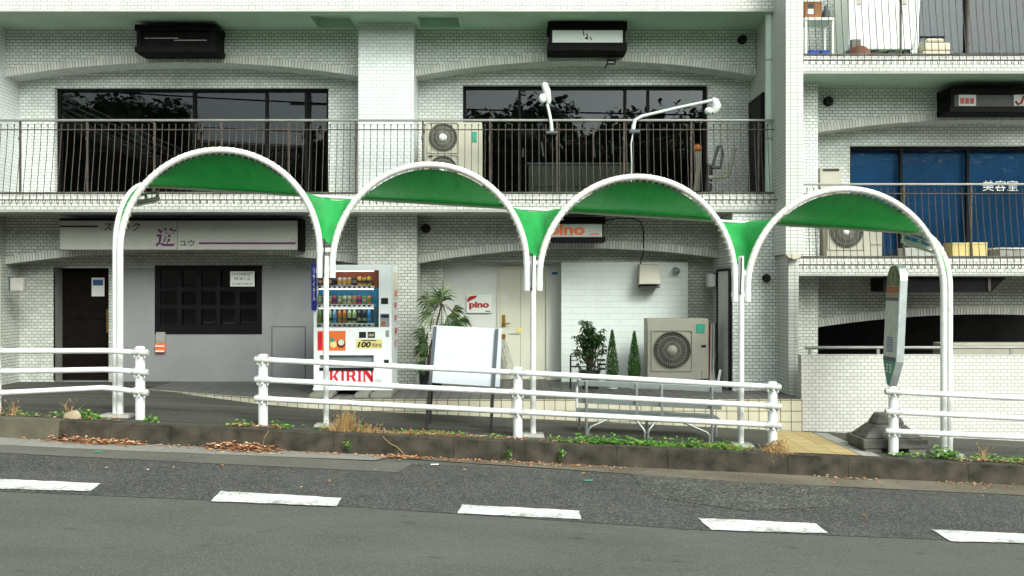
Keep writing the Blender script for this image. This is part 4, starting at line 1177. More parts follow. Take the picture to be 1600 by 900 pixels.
# white lightbox
th, f = sign_box('sign_box', 'white lightbox with black frame and small handwritten mark above upper middle window', 856, 980, 35, 78, 14.35, .5, fpx=(863, 973.5, 46.5, 66))
MB().box(f[0], f[1], 14.375, 14.398, f[2], f[3]).build('face', M['sign_white'], th)
mb = MB()
for stroke in ([(911, 47.5), (911.8, 52), (912.6, 56)], [(915.5, 53), (917.5, 54), (918, 58), (916, 61), (914.5, 60), (917, 58)], [(922, 58), (923, 60), (924.5, 62.5)], [(917.5, 54), (917.8, 61.5)]):
    mb.tube([P(px, py, 14.372) for px, py in stroke], .008, 5)
mb.build('lettering', M['ink'], th)
# dark box, upper right
th, f = sign_box('sign_box', 'dark sign box with red marked white plates under the topmost right balcony', 1484, 1640, 137, 174, 14.35, .5, fpx=(1492, 1632, 147, 166))
MB().box(f[0], f[1], 14.39, 14.398, f[2], f[3]).build('face', M['steel_dark'], th)
MB().box(X(1498, 14.38), X(1525, 14.38), 14.378, 14.389, Z(165.5, 14.38), Z(148, 14.38)).build('plate', M['timetable'], th)
MB().box(X(1584, 14.38), X(1612, 14.38), 14.378, 14.389, Z(165.5, 14.38), Z(148, 14.38)).build('plate', M['timetable'], th)
mb = MB()
for k in range(3):
    x0 = 1501 + k * 7.6; mb.box(X(x0, 14.37), X(x0 + 6, 14.37), 14.374, 14.377, Z(162, 14.37), Z(153, 14.37))
mb.build('red_mark', M['red_dark'], th)
mb = MB(); mb.tube([P(1587, 158, 14.374), P(1591, 163, 14.374), P(1596, 161, 14.374), P(1600, 150, 14.374)], .018, 6); mb.build('red_mark', M['red_dark'], th)
# long snack bar sign, lower left
D = 14.55
th = thing('shop_sign', 'long pale signboard with black and purple Japanese lettering above the dark shop door', 'sign', (X(280, D), D + .25, Z(391, D)))
for a, b in ((93, 276.3), (277.2, 465)):
    MB().box(X(a, D), X(b, D), D, D + .03, Z(390, D), Z(345, D)).build('panel', M['sign_face'], th, bevel=.003)
MB().box(X(93, D), X(463, D), D + .031, D + .28, Z(391, D), Z(344, D)).build('box', M['sign_face'], th)
MB().box(X(465.3, D), X(471, D), D - .006, D + .28, Z(392, D), Z(341.5, D)).build('end_frame', M['black_box'], th)
MB().box(X(93, D), X(465.2, D), D - .004, D + .28, Z(344.6, D), Z(341.5, D)).build('top_frame', M['black_box'], th)
y = D - .004
MB().box(X(94, D), X(153, D), y - .001, D - .001, Z(355, D), Z(352.5, D)).build('printed_line', M['ink'], th)
MB().box(X(311, D), X(462, D), y - .001, D - .001, Z(381.5, D), Z(378.6, D)).build('printed_line', M['purple'], th)
text('スナック', X(162, D), X(219, D), Z(361.5, D), Z(347.5, D), y, M['ink'], th, bold=.012, shear=.15)
text('遊', X(243, D), X(275, D), Z(385.5, D), Z(355.5, D), y, M['purple'], th, bold=.022, shear=.12)
text('ユウ', X(281, D), X(304, D), Z(384.5, D), Z(375, D), y, M['ink'], th, bold=.014)
mb = MB()
for (cx, cy, r) in ((331, 375, 34), (345, 378, 36), (395, 376, 32), (436, 380, 34), (452, 381, 36)):
    pts = []
    for k in range(13):
        a = math.pi * (.93 - .40 * k / 12); pts.append(P(cx + 14 + r * .5 * math.cos(a), min(cy - r * .95 * math.sin(a) + 12, 375), y))
    mb.tube(pts, .006, 4)
mb.build('faint_pattern', M['timetable'], th)
# pino lightbox
D = 14.3
th, f = sign_box('sign_box', 'white lightbox with orange lettering hanging under the balcony behind third canopy arch', 846, 946, 340, 377, D, .4, fpx=(853, 941, 350, 370))
MB().box(f[0], f[1], D + .02, D + .048, f[2], f[3]).build('face', M['timetable'], th)
text('pino', X(858, D), X(914, D), Z(372.5, D), Z(350.5, D), D + .018, M['orange'], th, bold=.035)
MB().box(X(922, D), X(936, D), D + .012, D + .019, Z(366.5, D), Z(364.5, D)).build('printed_line', M['orange'], th)
# hanging dark panel sign on the right
D = 13.95
th = thing('hanging_sign', 'dark hanging sign panel with slanted end under right balcony above the garage arch', 'sign', (X(1490, D), D, Z(456, D)))
mb = MB(); mb.prism([(X(1380, D), Z(456, D)), (X(1549, D), Z(456, D)), (X(1572, D), Z(433.5, D)), (X(1380, D), Z(433.5, D))], D, D + .5); mb.build('panel', M['black_box'], th, bevel=.005)
MB().box(X(1543, D), X(1547, D), D - .02, D - .001, Z(455, D), Z(434, D)).build('hanger', M['iron'], th)
# pino plaque
D = 15.44
th = thing('plaque', 'small white plaque with dark red logo on the wall left of cream door', 'sign', (X(748, D), 15.48, Z(489, D)))
MB().box(X(729, D), X(768, D), D, D + .035, Z(489, D), Z(461, D)).build('board', M['sign_white'], th, bevel=.004)
text('pino', X(733, D), X(764, D), Z(484, D), Z(471, D), D - .003, M['red_dark'], th, bold=.045)
mb = MB(); pts = [P(730, 473, D - .003), P(730, 467, D - .003), P(734, 463, D - .003), (X(746, D), D - .003, Z(461.5, D)), P(743, 466, D - .003), P(737, 468.5, D - .003)]
mb.add(pts, [[0, 1, 2, 3, 4, 5]]); mb.build('leaf_mark', M['red_dark'], th, recalc=False)
mb = MB(); mb.box(X(758, D), X(766, D), D - .004, D - .001, Z(487, D), Z(485.6, D)); mb.build('printed_line', M['slate'], th)
MB().box(X(738, 15.46), X(768, 15.46), 15.40, 15.478, Z(512, 15.46), Z(509, 15.46)).build('door_hook', M['galv'], th) if False else None
# sheet of paper on lattice window
D = DW2 - .04
th = tag(MB().box(X(360, D), X(398, D), D - .012, D - .009, Z(447.5, D), Z(424, D)).build('notice', M['paper']), 'white paper notice with black lettering on black latticed window', 'notice')
for (a, b, c, d_, s) in ((362, 385, 426, 430.5, 'カラオケ飲み放題'), (386.5, 396, 425.5, 431, '営業'), (366, 372, 433.5, 437.5, '月'), (375, 392, 433.5, 437.5, '日〜土'), (363, 396, 442, 445.5, '午後七時より深夜まで')):
    text(s, X(a, D), X(b, D), Z(d_, D), Z(c, D), D - .013, M['ink'], th, bold=.015)
# small wall things
D = 15.18
th = thing('mailbox', 'small grey wall mailbox with orange and white lower half below black window', 'mailbox', (X(250.5, D), DW2, Z(552, D)))
MB().box(X(243.5, D), X(257, D), D, DW2 - .023, Z(536, D), Z(519, D)).build('box', M['pad'], th, bevel=.006)
MB().box(X(242.5, D), X(257.5, D), D - .01, DW2 - .023, Z(551, D), Z(536.2, D)).build('lower_box', M['orange'], th, bevel=.012)
for z in (540.5, 548.5): MB().box(X(243, D), X(257, D), D - .014, D - .0105, Z(z + 1.2, D), Z(z - 1, D)).build('white_stripe', M['paper'], th)
D = 14.62
th = thing('intercom_box', 'small white box fixed on far left wall above the guard rail', 'meter box', (X(21, D), DP + .2, Z(455, D)))
MB().box(X(11, DP), X(32, DP), DP + .08, DP + .199, Z(455, DP), Z(434, DP)).build('box', M['pad'], th, bevel=.01)
MB().box(X(9.2, DP), X(10.6, DP), DP + .07, DP + .199, Z(455, DP), Z(433, DP)).build('edge', M['slate'], th)
# vent hood and cable
D = 14.85
th = thing('vent_hood', 'beige square vent hood on the white block wall with cable beside it', 'vent', (X(1016, D), 15.15, Z(447, D)))
xa, xb = X(999, D), X(1033, D)
mb = MB(); mb.add([(xa, 15.149, Z(447, D)), (xb, 15.149, Z(447, D)), (xb + .01, 14.84, Z(444, D)), (xa - .01, 14.84, Z(444, D)), (xa + .02, 15.149, Z(412, D)), (xb - .02, 15.149, Z(412, D)), (xb - .03, 14.95, Z(413, D)), (xa + .02, 14.95, Z(413, D))],
    [[0, 1, 2, 3], [7, 6, 5, 4], [3, 2, 6, 7], [0, 3, 7, 4], [1, 5, 6, 2], [0, 4, 5, 1]]); mb.build('hood', M['ac_cream'], th, bevel=.012)
MB().box(xa + .02, xb - .02, 14.88, 15.12, Z(447, D) - .03, Z(447, D) - .002).build('grille', M['fan_dark'], th)
mb = MB(); mb.tube([P(944, 345, 14.5), P(965, 341, 14.6), P(990, 341.5, 14.75), P(1001, 347, 14.8), P(1005.5, 360, 14.82), P(1006, 385, 14.82), P(1004, 400, 14.95), P(1000, 415, 15.05), P(999, 445, 15.1)], .011, 6)
tag(mb.build('power_cable', M['ink']), 'black power cable looping from the orange lettered lightbox to vent hood', 'cable')
# wall lamp on the side wall
th = thing('wall_lamp', 'white box lamp on the side wall beside white side door', 'lamp', (3.25, 14.85, Z(447, 14.85)))
MB().box(3.18, 3.29, 14.78, 14.98, Z(448, 14.85), Z(428, 14.85)).build('shade', M['sign_white'], th, bevel=.012)
MB().box(3.291, 3.343, 14.76, 15.0, Z(449, 14.85), Z(426, 14.85)).build('back_plate', M['black'], th)
# little lamp under the upper arch
th = thing('wall_light', 'tiny black wall light on bracket under the upper middle arch', 'lamp', (X(954, DW1), DW1, Z(99, DW1)))
MB().box(X(948, 14.75), X(962, 14.75), 14.70, 14.83, Z(99.5, 14.75), Z(94.5, 14.75)).build('case', M['black'], th)
MB().box(X(950.5, 14.69), X(959.5, 14.69), 14.692, 14.699, Z(98, 14.69), Z(96, 14.69)).build('lens', M['tube_glass'], th)
mb = MB(); mb.tube([P(950, 99, 14.78), P(946, 104, 14.8), P(946, 107, 14.86)], .012, 5); mb.build('bracket', M['black'], th)

# ------------------------------------------------------------------ spot lamps on the railing
th = thing('spot_lamp', 'white sign lamp upright on short arm clamped to balcony railing', 'lamp', P(862, 206, DE))
D = DE - .05
MB().box(X(853, D), X(871, D), D - .06, D + .06, Z(209, D), Z(205.5, D)).build('clamp', M['slate'], th)
mb = MB(); mb.tube([P(862, 206, D), P(861.5, 195, D), P(859, 180, D), P(855, 162, D)], [.028, .028, .024, .022], 10); mb.build('arm', M['lamp_white'], th)
mb = MB(); mb.tube([P(857, 162, D), P(856.5, 155, D), P(854, 142, D), P(850.5, 132, D), P(848.5, 129.5, D)], [.030, .05, .062, .05, .02], 12); hd = mb.build('head', M['lamp_white'], th)
mb = MB(); mb.ball(P(847.5, 154, D - .03), (.055, .055, .075), 12, 8); mb.build('bulb', M['sign_white'], hd)
th = thing('spot_lamp', 'white sign lamp on long slanting arm reaching right from the balcony railing', 'lamp', P(988, 206, DE))
MB().box(X(983, D), X(999.5, D), D - .06, D + .06, Z(207.5, D), Z(203, D)).build('clamp', M['slate'], th)
mb = MB(); mb.tube([P(988.5, 208, D), P(990, 196, D), P(993, 187, D), P(1003, 181.5, D), P(1060, 168, D), P(1112, 157, D)], [.034, .032, .026, .024, .022, .022], 10); mb.build('arm', M['lamp_white'], th)
mb = MB(); mb.tube([P(1113, 154, D), P(1117, 158, D), P(1119.5, 165, D), P(1117, 172, D), P(1113, 176, D)], [.03, .06, .075, .06, .04], 12); hd = mb.build('head', M['lamp_white'], th)
mb = MB(); mb.ball(P(1107, 173.5, D - .03), (.062, .062, .056), 12, 8); mb.build('bulb', M['sign_white'], hd)
mb = MB(); mb.tube([P(989, 208, D), P(986, 225, D), P(987, 255, D), P(986, 295, D + .05)], .012, 6); mb.build('lead', M['lamp_white'], th)

# ------------------------------------------------------------------ air conditioner units
def ac(label, px0, px1, py0, py1, D, depth, fans, mat_='ac_cream', panel=None, ringn=7, legs=True, grille='wire', square=True, zfoot=None, hubr=.16):
    x0, x1, z0, z1 = X(px0, D), X(px1, D), Z(py1, D), Z(py0, D)
    th = thing('air_conditioner', label, 'air conditioner', ((x0 + x1) / 2, D + depth / 2, z0 - .06 if zfoot is None else zfoot), 'outdoor air conditioner units')
    # shell with round openings: front built as ring between square and circle for every fan
    mb = MB(); mb.box(x0, x1, D + .06, D + depth, z0, z1); mb.build('case', M[mat_], th, bevel=.012)
    mb = MB(); fr = []
    for (cx, cy, r) in fans:
        c = P(cx, cy, D); rr = r * D / F; fr.append((c, rr))
    # front plate split in vertical bands around fans
    zs = [z0]
    sq = []
    for c, rr in fr:
        s = rr * 1.08; sq.append((c.x - s, c.x + s, c.z - s, c.z + s))
    ops = sq
    wall_open(mb, x0, x1, z0, z1, D, D + .059, ops)
    for (c, rr), (a, b, e, f) in zip(fr, sq):
        n = 40; vs = []
        for k in range(n):
            t = 2 * math.pi * k / n; cx_, cz_ = math.cos(t), math.sin(t); s = (b - a) / 2; mm = max(abs(cx_), abs(cz_))
            vs += [(c.x + rr * cx_, D, c.z + rr * cz_), (c.x + s * cx_ / mm, D, c.z + s * cz_ / mm), (c.x + rr * cx_, D + .058, c.z + rr * cz_)]
        fs = []
        for k in range(n):
            j = (k + 1) % n; fs += [[3 * k, 3 * k + 1, 3 * j + 1, 3 * j], [3 * k, 3 * j, 3 * j + 2, 3 * k + 2]]
        mb.add(vs, fs)
    mb.build('front_panel', M[mat_], th, recalc=False)
    for (c, rr) in fr:
        mb = MB(); mb.lathe([(rr * .98, .0), (rr * .98, -.004)], (c.x, D + .058, c.z), 32, 'y'); fw = mb.build('fan', M['fan_dark'], th)
        mb = MB()
        for k in range(3):
            a0 = k * 2.094 + .4
            for j in range(6):
                a, b = a0 + j * .22, a0 + (j + 1) * .22; r0, r1 = rr * .2, rr * .9
                mb.quad((c.x + r0 * math.cos(a), D + .02 + .03 * j / 6, c.z + r0 * math.sin(a)), (c.x + r1 * math.cos(a), D + .02 + .03 * j / 6, c.z + r1 * math.sin(a)), (c.x + r1 * math.cos(b), D + .02 + .03 * (j + 1) / 6, c.z + r1 * math.sin(b)), (c.x + r0 * math.cos(b), D + .02 + .03 * (j + 1) / 6, c.z + r0 * math.sin(b)))
        mb.build('blade', M['fan_dark'], fw, recalc=False)
        mb = MB()
        for k in range(44):
            a = 2 * math.pi * k / 44; pts = []
            for j in range(5):
                q = hubr + (1.0 - hubr) * j / 4; an = a + .45 * (q - hubr)
                pts.append((c.x + rr * q * math.cos(an), D - .012 - .012 * (1 - q), c.z + rr * q * math.sin(an)))
            mb.tube(pts, .0030, 4)
        for q in (.45, .75, 1.0):
            mb.tube([(c.x + rr * q * math.cos(2 * math.pi * k / 32), D - .012 - .012 * (1 - q), c.z + rr * q * math.sin(2 * math.pi * k / 32)) for k in range(32)], .0035, 4, closed=True)
        g = mb.build('grille', M[grille], th)
        mb = MB(); mb.lathe([(rr * hubr, -.012), (rr * hubr * .95, -.03), (.001, -.032)], (c.x, D, c.z), 20, 'y'); mb.build('hub_cap', M['sign_white'] if hubr < .3 and mat_ == 'ac_cream' else M[mat_], g)
        if square:
            s = rr * 1.1; mb = MB()
            for (a, b, e, f) in ((-s, s, s - .018, s), (-s, s, -s, -s + .018), (-s, -s + .018, -s + .018, s - .018), (s - .018, s, -s + .018, s - .018)): mb.box(c.x + a, c.x + b, D - .016, D - .001, c.z + e, c.z + f)
            for sx in (-1, 1):
                for sz in (-1, 1): mb.cyl((c.x + sx * s * .93, D - .02, c.z + sz * s * .93), (c.x + sx * s * .93, D - .001, c.z + sz * s * .93), .014, 8)
            mb.build('grille_frame', M[mat_], g)
    zf = z0 - .07 if zfoot is None else zfoot
    for px in ((px0 + (px1 - px0) * .2), (px0 + (px1 - px0) * .82)):
        MB().box(X(px, D) - .06, X(px, D) + .06, D + .02, D + depth - .02, zf, z0 - .001).build('foot', M['plinth'] if zfoot is not None else M['fan_dark'], th)
    return th, (x0, x1, z0, z1)
th, q = ac('large beige air conditioner unit on the porch right of the small cypresses', 1012, 1107, 498, 592, 14.2, .42, [(1050, 547.5, 29.5)], 'ac_grey', zfoot=TZ, hubr=.27)
MB().box(X(1088, 14.2), X(1101, 14.2), 14.192, 14.199, Z(520, 14.2), Z(506, 14.2)).build('label_plate', M['sticker_green'], th)
MB().box(X(1096, 14.2), X(1103, 14.2), 14.192, 14.199, Z(542.5, 14.2), Z(539, 14.2)).build('badge', M['black'], th)
MB().box(X(1096, 14.2), X(1106.5, 14.2), 14.185, 14.199, Z(592, 14.2), Z(578, 14.2)).build('valve_cover', M['ac_grey'], th, bevel=.01)
th, q = ac('tall cream air conditioner unit on upper balcony right of the pillar', 663, 753, 191, 306, 14.32, .36, [(692, 215, 22.5), (692, 266, 22.5)], 'ac_cream', hubr=.27)
MB().box(X(738, 14.32), X(745, 14.32), 14.312, 14.319, Z(222, 14.32), Z(206, 14.32)).build('label_plate', M['sticker_green'], th)
MB().box(X(668, 14.32), X(676, 14.32), 14.306, 14.3195, Z(245.5, 14.32), Z(242.5, 14.32)).build('badge', M['black'], th)
th, q = ac('cream air conditioner unit on the right balcony seen under fourth arch', 1292, 1378, 337, 400, 14.25, .36, [(1322, 362, 26)], 'ac_cream', hubr=.2)
MB().box(X(1366, 14.25), X(1373, 14.25), 14.24, 14.2495, Z(362, 14.25), Z(359.5, 14.25)).build('badge', M['black'], th)
MB().box(X(1362, 14.25), X(1377, 14.25), 14.235, 14.2495, Z(382, 14.25), Z(380, 14.25)).build('valve_cover', M['ac_cream'], th)
# gas water heater
D = 14.9
th = thing('water_heater', 'cream wall mounted water heater box beside the blue window', 'water heater', (X(1298, D), DW2, Z(332, D)))
MB().box(X(1281, D), X(1315, D), D, DW2 - .001, Z(330, D), Z(262, D)).build('case', M['ac_cream'], th, bevel=.012)
MB().box(X(1286, D), X(1311, D), D - .012, D - .001, Z(267, D), Z(263.5, D)).build('exhaust_slot', M['fan_dark'], th)
for k, px in enumerate((1286, 1296, 1306)):
    mb = MB(); mb.tube([P(px, 330, D + .1), P(px, 345, D + .1), P(px + 2, 352, D + .15)], .014, 6); mb.build('pipe', M['galv'], th)

# ------------------------------------------------------------------ things on the balconies
zb2 = zr_l + FH; zb3 = zr_u + FH; zb1 = zt_l + FH
D = 14.15
for k, (a, b, t) in enumerate(((1488, 1514, 380.5), (1514.6, 1543, 380))):
    th = thing('storage_box', ['pale yellow storage box standing by the arch pipe on right balcony', 'pale yellow storage box, right one of two under the blue window'][k], 'box', (X((a + b) / 2, D), D + .1, zb2), 'yellow storage boxes')
    MB().box(X(a, D), X(b, D), D, D + .3, zb2, Z(t, D) - .02).build('box', M['yellow_box'], th, bevel=.008)
    MB().box(X(a - .3, D), X(b + .1, D), D - .008, D + .308, Z(t, D) - .019, Z(t, D) + .012).build('lid', M['yellow_box'], th, bevel=.005)
th = thing('plastic_crate', 'greyish white plastic crate at right end of the right balcony', 'crate', (X(1590, D), D + .1, zb2))
mb = MB(); x0, x1 = X(1562, D), X(1612, D)
for q in ((x0, x1, D, D + .02), (x0, x1, D + .3, D + .32), (x0, x0 + .02, D + .021, D + .299), (x1 - .02, x1, D + .021, D + .299)): mb.box(q[0], q[1], q[2], q[3], zb2, zb2 + .15)
mb.box(x0 + .021, x1 - .021, D + .021, D + .299, zb2 + .005, zb2 + .02); mb.build('tub', M['pad'], th, bevel=.006)
mb = MB(); mb.tube([(x0 - .03, D - .01, zb2 + .155), (x1 + .03, D - .01, zb2 + .155), (x1 + .03, D + .33, zb2 + .155), (x0 - .03, D + .33, zb2 + .155)], .012, 6, closed=True); mb.build('rim', M['sign_white'], th)
# grey planter behind pipe
th = thing('planter', 'low grey planter box between the air conditioner and yellow boxes', 'planter', (X(1455, D), D + .1, zb2))
mb = MB(); mb.hexa([(X(1420, D), D + .1, zb2), (X(1476, D), D + .1, zb2), (X(1476, D), D + .35, zb2), (X(1420, D), D + .35, zb2), (X(1417, D), D + .07, zb2 + .17), (X(1479, D), D + .07, zb2 + .17), (X(1479, D), D + .38, zb2 + .17), (X(1417, D), D + .38, zb2 + .17)]); mb.build('trough', M['sign_face'], th, bevel=.008)
MB().box(X(1418, D), X(1478, D), D + .09, D + .36, zb2 + .171, zb2 + .18).build('soil', M['soil'], th)
# top right balcony
D = 14.25
th = thing('appliance_cabinet', 'large white appliance cabinet on dark feet on topmost balcony', 'cabinet', (X(1375, D), D + .3, zb3))
MB().box(X(1326, D), X(1428, D), D, D + .62, Z(77, D), Z(-70, D)).build('case', M['cabinet_white'], th, bevel=.015)
for px in (1335, 1370, 1395, 1420): MB().box(X(px, D) - .05, X(px, D) + .05, D + .05, D + .5, zb3, Z(77, D) - .001).build('foot', M['black'], th)
for px in (1342, 1414): MB().box(X(px - 3, D), X(px + 3, D), D - .012, D - .001, Z(7, D), Z(-4, D)).build('hinge', M['ac_cream'], th)
D = 14.1
th = thing('rack', 'white metal rack with a shelf against the fin wall on topmost balcony', 'rack', (X(1281, D), D, zb3))
MB().box(X(1257.5, D), X(1304, D), D, D + .4, Z(31, D), Z(27, D)).build('shelf', M['lamp_white'], th)
for px in (1260, 1302):
    for y in (D + .01, D + .37): MB().box(X(px - 1.6, D), X(px + 1.6, D), y, y + .02, zb3, Z(31, D) - .001).build('leg', M['lamp_white'], th)
zs_ = Z(27, D) + .001
th = thing('carton', 'brown carton with white label standing on the white rack', 'box', (X(1271, D), D + .1, zs_))
MB().box(X(1258.5, D), X(1285, D), D + .03, D + .3, zs_, Z(2, D)).build('box', M['carton'], th, bevel=.004)
MB().box(X(1262, D), X(1272, D), D + .024, D + .029, Z(21, D), Z(13, D)).build('label_sticker', M['paper'], th)
MB().box(X(1263, D), X(1272, D), D + .022, D + .029, Z(12, D), Z(5, D)).build('opening', M['black'], th)
MB().box(X(1257.5, D), X(1286, D), D + .02, D + .31, Z(2, D) + .001, Z(-2, D)).build('lid', M['paper'], th)
th = tag(MB().lathe([(.06, zs_), (.065, zs_ + .12), (.03, zs_ + .17), (.03, zs_ + .22)], (X(1296, D), D + .15, 0), 12).build('bottle', M['slate']), 'dark bottle on the white rack right of the carton', 'bottle')
for k, (a, b) in enumerate(((1266, 1283), (1285.5, 1298))):
    th = thing('bin', ['wider blue bin on the floor under white rack', 'narrower blue bin under the white rack, nearer cabinet'][k], 'bin', (X((a + b) / 2, D), D + .1, zb3), 'blue bins')
    x0, x1 = X(a, D), X(b, D)
    mb = MB(); mb.hexa([(x0 + .01, D + .08, zb3), (x1 - .01, D + .08, zb3), (x1 - .01, D + .24, zb3), (x0 + .01, D + .24, zb3), (x0, D + .06, zb3 + .15), (x1, D + .06, zb3 + .15), (x1, D + .26, zb3 + .15), (x0, D + .26, zb3 + .15)]); mb.build('tub', M['blue_bin'], th, bevel=.006)
    mb = MB(); mb.tube([(x0, D + .06, zb3 + .155), (x1, D + .06, zb3 + .155), (x1, D + .26, zb3 + .155), (x0, D + .26, zb3 + .155)], .008, 5, closed=True); mb.build('rim', M['blue_bin'], th)
th = thing('clay_pot', 'upturned brown clay pot in front of white appliance cabinet', 'pot', (X(1343, 14.05), 14.05, zb3))
mb = MB(); r = 20 * 14.05 / F; mb.lathe([(r * 1.05, zb3), (r * 1.05, zb3 + .03), (r * .95, zb3 + .035), (r * .86, zb3 + .10), (r * .6, zb3 + .17), (r * .35, zb3 + .195), (.001, zb3 + .2)], (X(1343, 14.05), 14.08, 0), 20); mb.build('pot', M['brown_clay'], th)
MB().box(X(1334, 14.05), X(1348, 14.05), 14.12, 14.2, zb3 + .18, zb3 + .32).build('brick', M['plinth'], th)
th = thing('folded_bundle', 'cream folded cloth bundle on topmost balcony right of the cabinet', 'bundle', (X(1463, 14.1), 14.1, zb3))
mb = MB(); x0, x1 = X(1441, 14.05), X(1484, 14.05)
for (z0, z1, a, b) in ((0.0, .115, 0, 0), (.118, .245, .03, -.0), (.248, .31, .06, -.10)):
    o = MB().box(x0 + a, x1 + b, 14.02, 14.34, zb3 + z0, zb3 + z1).build('fold', M['cloth_white'], th, bevel=.028)
mb = MB(); mb.tube([P(1430, 88, 14.2), P(1433, 40, 14.25), P(1436, -10, 14.3)], [.03, .022, .022], 8)
tag(mb.build('pole', M['sign_white']), 'white pole leaning beside the large white cabinet', 'pole')

# chair and hanging cloth on the middle balcony
D = 14.7
ch = thing('folding_chair', 'folded grey tubular chair leaning by right end of the upper middle window', 'chair', (X(1120, D), D, zb1))
mb = MB(); mb.tube([P(1106, 277, D), P(1133, 277, D), P(1138, 274, D), P(1142, 258, D), P(1146, 240, D), P(1148, 233, D)], .030, 8); mb.build('armrest', M['ac_grey'], ch)
mb = MB(); mb.tube([P(1113, 262, D), P(1117, 246, D), P(1122, 229, D)], .026, 8); mb.tube([P(1122, 229, D), P(1127, 228, D), P(1129, 240, D), P(1126, 262, D), P(1113, 262, D)], .026, 8); mb.build('back_frame', M['slate'], ch)
mb = MB(); mb.hexa([P(1101, 300, D), P(1112, 300, D), P(1112, 300, D + .3), P(1101, 300, D + .3), P(1104, 255, D), P(1114, 258, D), P(1114, 258, D + .3), P(1104, 255, D + .3)]); mb.build('seat', M['black'], ch, bevel=.02)
mb = MB(); mb.tube([P(1107, 284, D), P(1117, 288, D), P(1126, 297, D), (X(1128, D), D, zb1)], .007, 5); mb.build('leg', M['galv'], ch)
mb = MB(); n = 10
D = 15.0; pts = []
for j in range(9):
    t = j / 8; cxp = 1091 - 5 * max(0, t - .5); w = 5.5 - 1.5 * math.sin(math.pi * t)
    for k in range(n + 1):
        s = -1 + 2 * k / n; pts.append(P(cxp + w * s, 236 + 62 * t, D + .03 * math.sin(k * 2.1 + j * .4)))
mb.add(pts, [[j * (n + 1) + k, j * (n + 1) + k + 1, (j + 1) * (n + 1) + k + 1, (j + 1) * (n + 1) + k] for j in range(8) for k in range(n)], smooth=True)
hc = thing('hanging_cloth', 'pale hanging cloth with orange top at right edge of upper middle window', 'cloth', P(1091, 300, D))
o = mb.build('cloth', M['ac_grey'], hc, recalc=False)
mb = MB(); mb.ball(P(1090, 231, D), (.075, .05, .06), 10, 6); mb.build('orange_top', M['orange_sign'], hc)
# counter inside
D = 16.4
ct = thing('counter', 'cream counter with cupboard doors inside the upper middle window', 'counter', (X(900, D), D, Z(293, D)))
MB().box(X(826, D), X(985, D), D, D + .6, Z(306, D), Z(257, D)).build('body', M['counter'], ct)
MB().box(X(824, D), X(987, D), D - .04, D + .62, Z(257, D) + .001, Z(254.5, D)).build('worktop', M['sign_face'], ct)
for k in range(4): MB().box(X(830 + k * 39, D), X(866 + k * 39, D), D - .02, D - .001, Z(292, D), Z(260, D)).build('cupboard_door', M['counter'], ct, bevel=.004)
MB().box(X(1055, 15.9), X(1075, 15.9), 15.9, 16.1, Z(273, 15.9), Z(259, 15.9)).build('box', M['sign_face'], ct) if False else None
lt = [(839, 195, 8, 0), (817, 232, 0, 13), (846, 222, 3, 22), (898, 172, 0, 12), (904, 172, 0, 12), (927, 208, 2, 38), (957, 200, 0, 40), (904, 205, 0, 9)]
for (px, py, dx, dy) in lt:
    mb = MB(); D2 = 16.2; mb.tube([P(px, py, D2), P(px + max(dx, .01), py + dy, D2)], .014, 6)
    tag(mb.build('hanging_rod', M['tube_glass']), 'thin pale rod hanging inside the dark upper middle window', 'rod', 'pale rods hanging in the salon window')

# ------------------------------------------------------------------ vending machine
D = 13.3
vm = thing('vending_machine', 'white drinks vending machine with red lettering in front of the pillar', 'vending machine', (X(551, D), D + .35, TZ))
vx0, vx1, vz0, vz1 = X(490, D), X(612, D), Z(606, D), Z(413.5, D)
MB().box(vx0, vx1, D + .18, D + .72, vz0, vz1).build('body', M['vend_white'], vm, bevel=.012)
wx0, wx1, wz0, wz1 = X(494.5, D), X(592, D), Z(511.5, D), Z(422, D)
fx0, fx1, fz0, fz1 = X(499, D), X(584, D), Z(574, D), Z(555, D)
mb = MB(); wall_open(mb, vx0 + .002, vx1 - .002, vz0 + .002, vz1 - .002, D, D + .179, [(wx0, wx1, wz0, wz1), (fx0, fx1, fz0, fz1)])
for q in ((vx0, D, vz0),): pass
mb.quad((vx1 - .002, D, vz0 + .002), (vx1 - .002, D + .179, vz0 + .002), (vx1 - .002, D + .179, vz1 - .002), (vx1 - .002, D, vz1 - .002)); mb.quad((vx0 + .002, D, vz0 + .002), (vx0 + .002, D + .179, vz0 + .002), (vx0 + .002, D + .179, vz1 - .002), (vx0 + .002, D, vz1 - .002))
mb.quad((vx0 + .002, D, vz1 - .002), (vx1 - .002, D, vz1 - .002), (vx1 - .002, D + .179, vz1 - .002), (vx0 + .002, D + .179, vz1 - .002)); mb.quad((vx0 + .002, D, vz0 + .002), (vx1 - .002, D, vz0 + .002), (vx1 - .002, D + .179, vz0 + .002), (vx0 + .002, D + .179, vz0 + .002))
mb.build('front_panel', M['vend_white'], vm, recalc=False)
rows = [(422.5, 446, 450, 'vend_rust'), (451, 475, 480, 'vend_blue'), (481, 505, 511, 'vend_teal')]
def cm(name, c): return mat(name, (min(c[0] * 1.3, .8), min(c[1] * 1.3, .8), min(c[2] * 1.3, .8)), .3, var=.25, vscale=40)
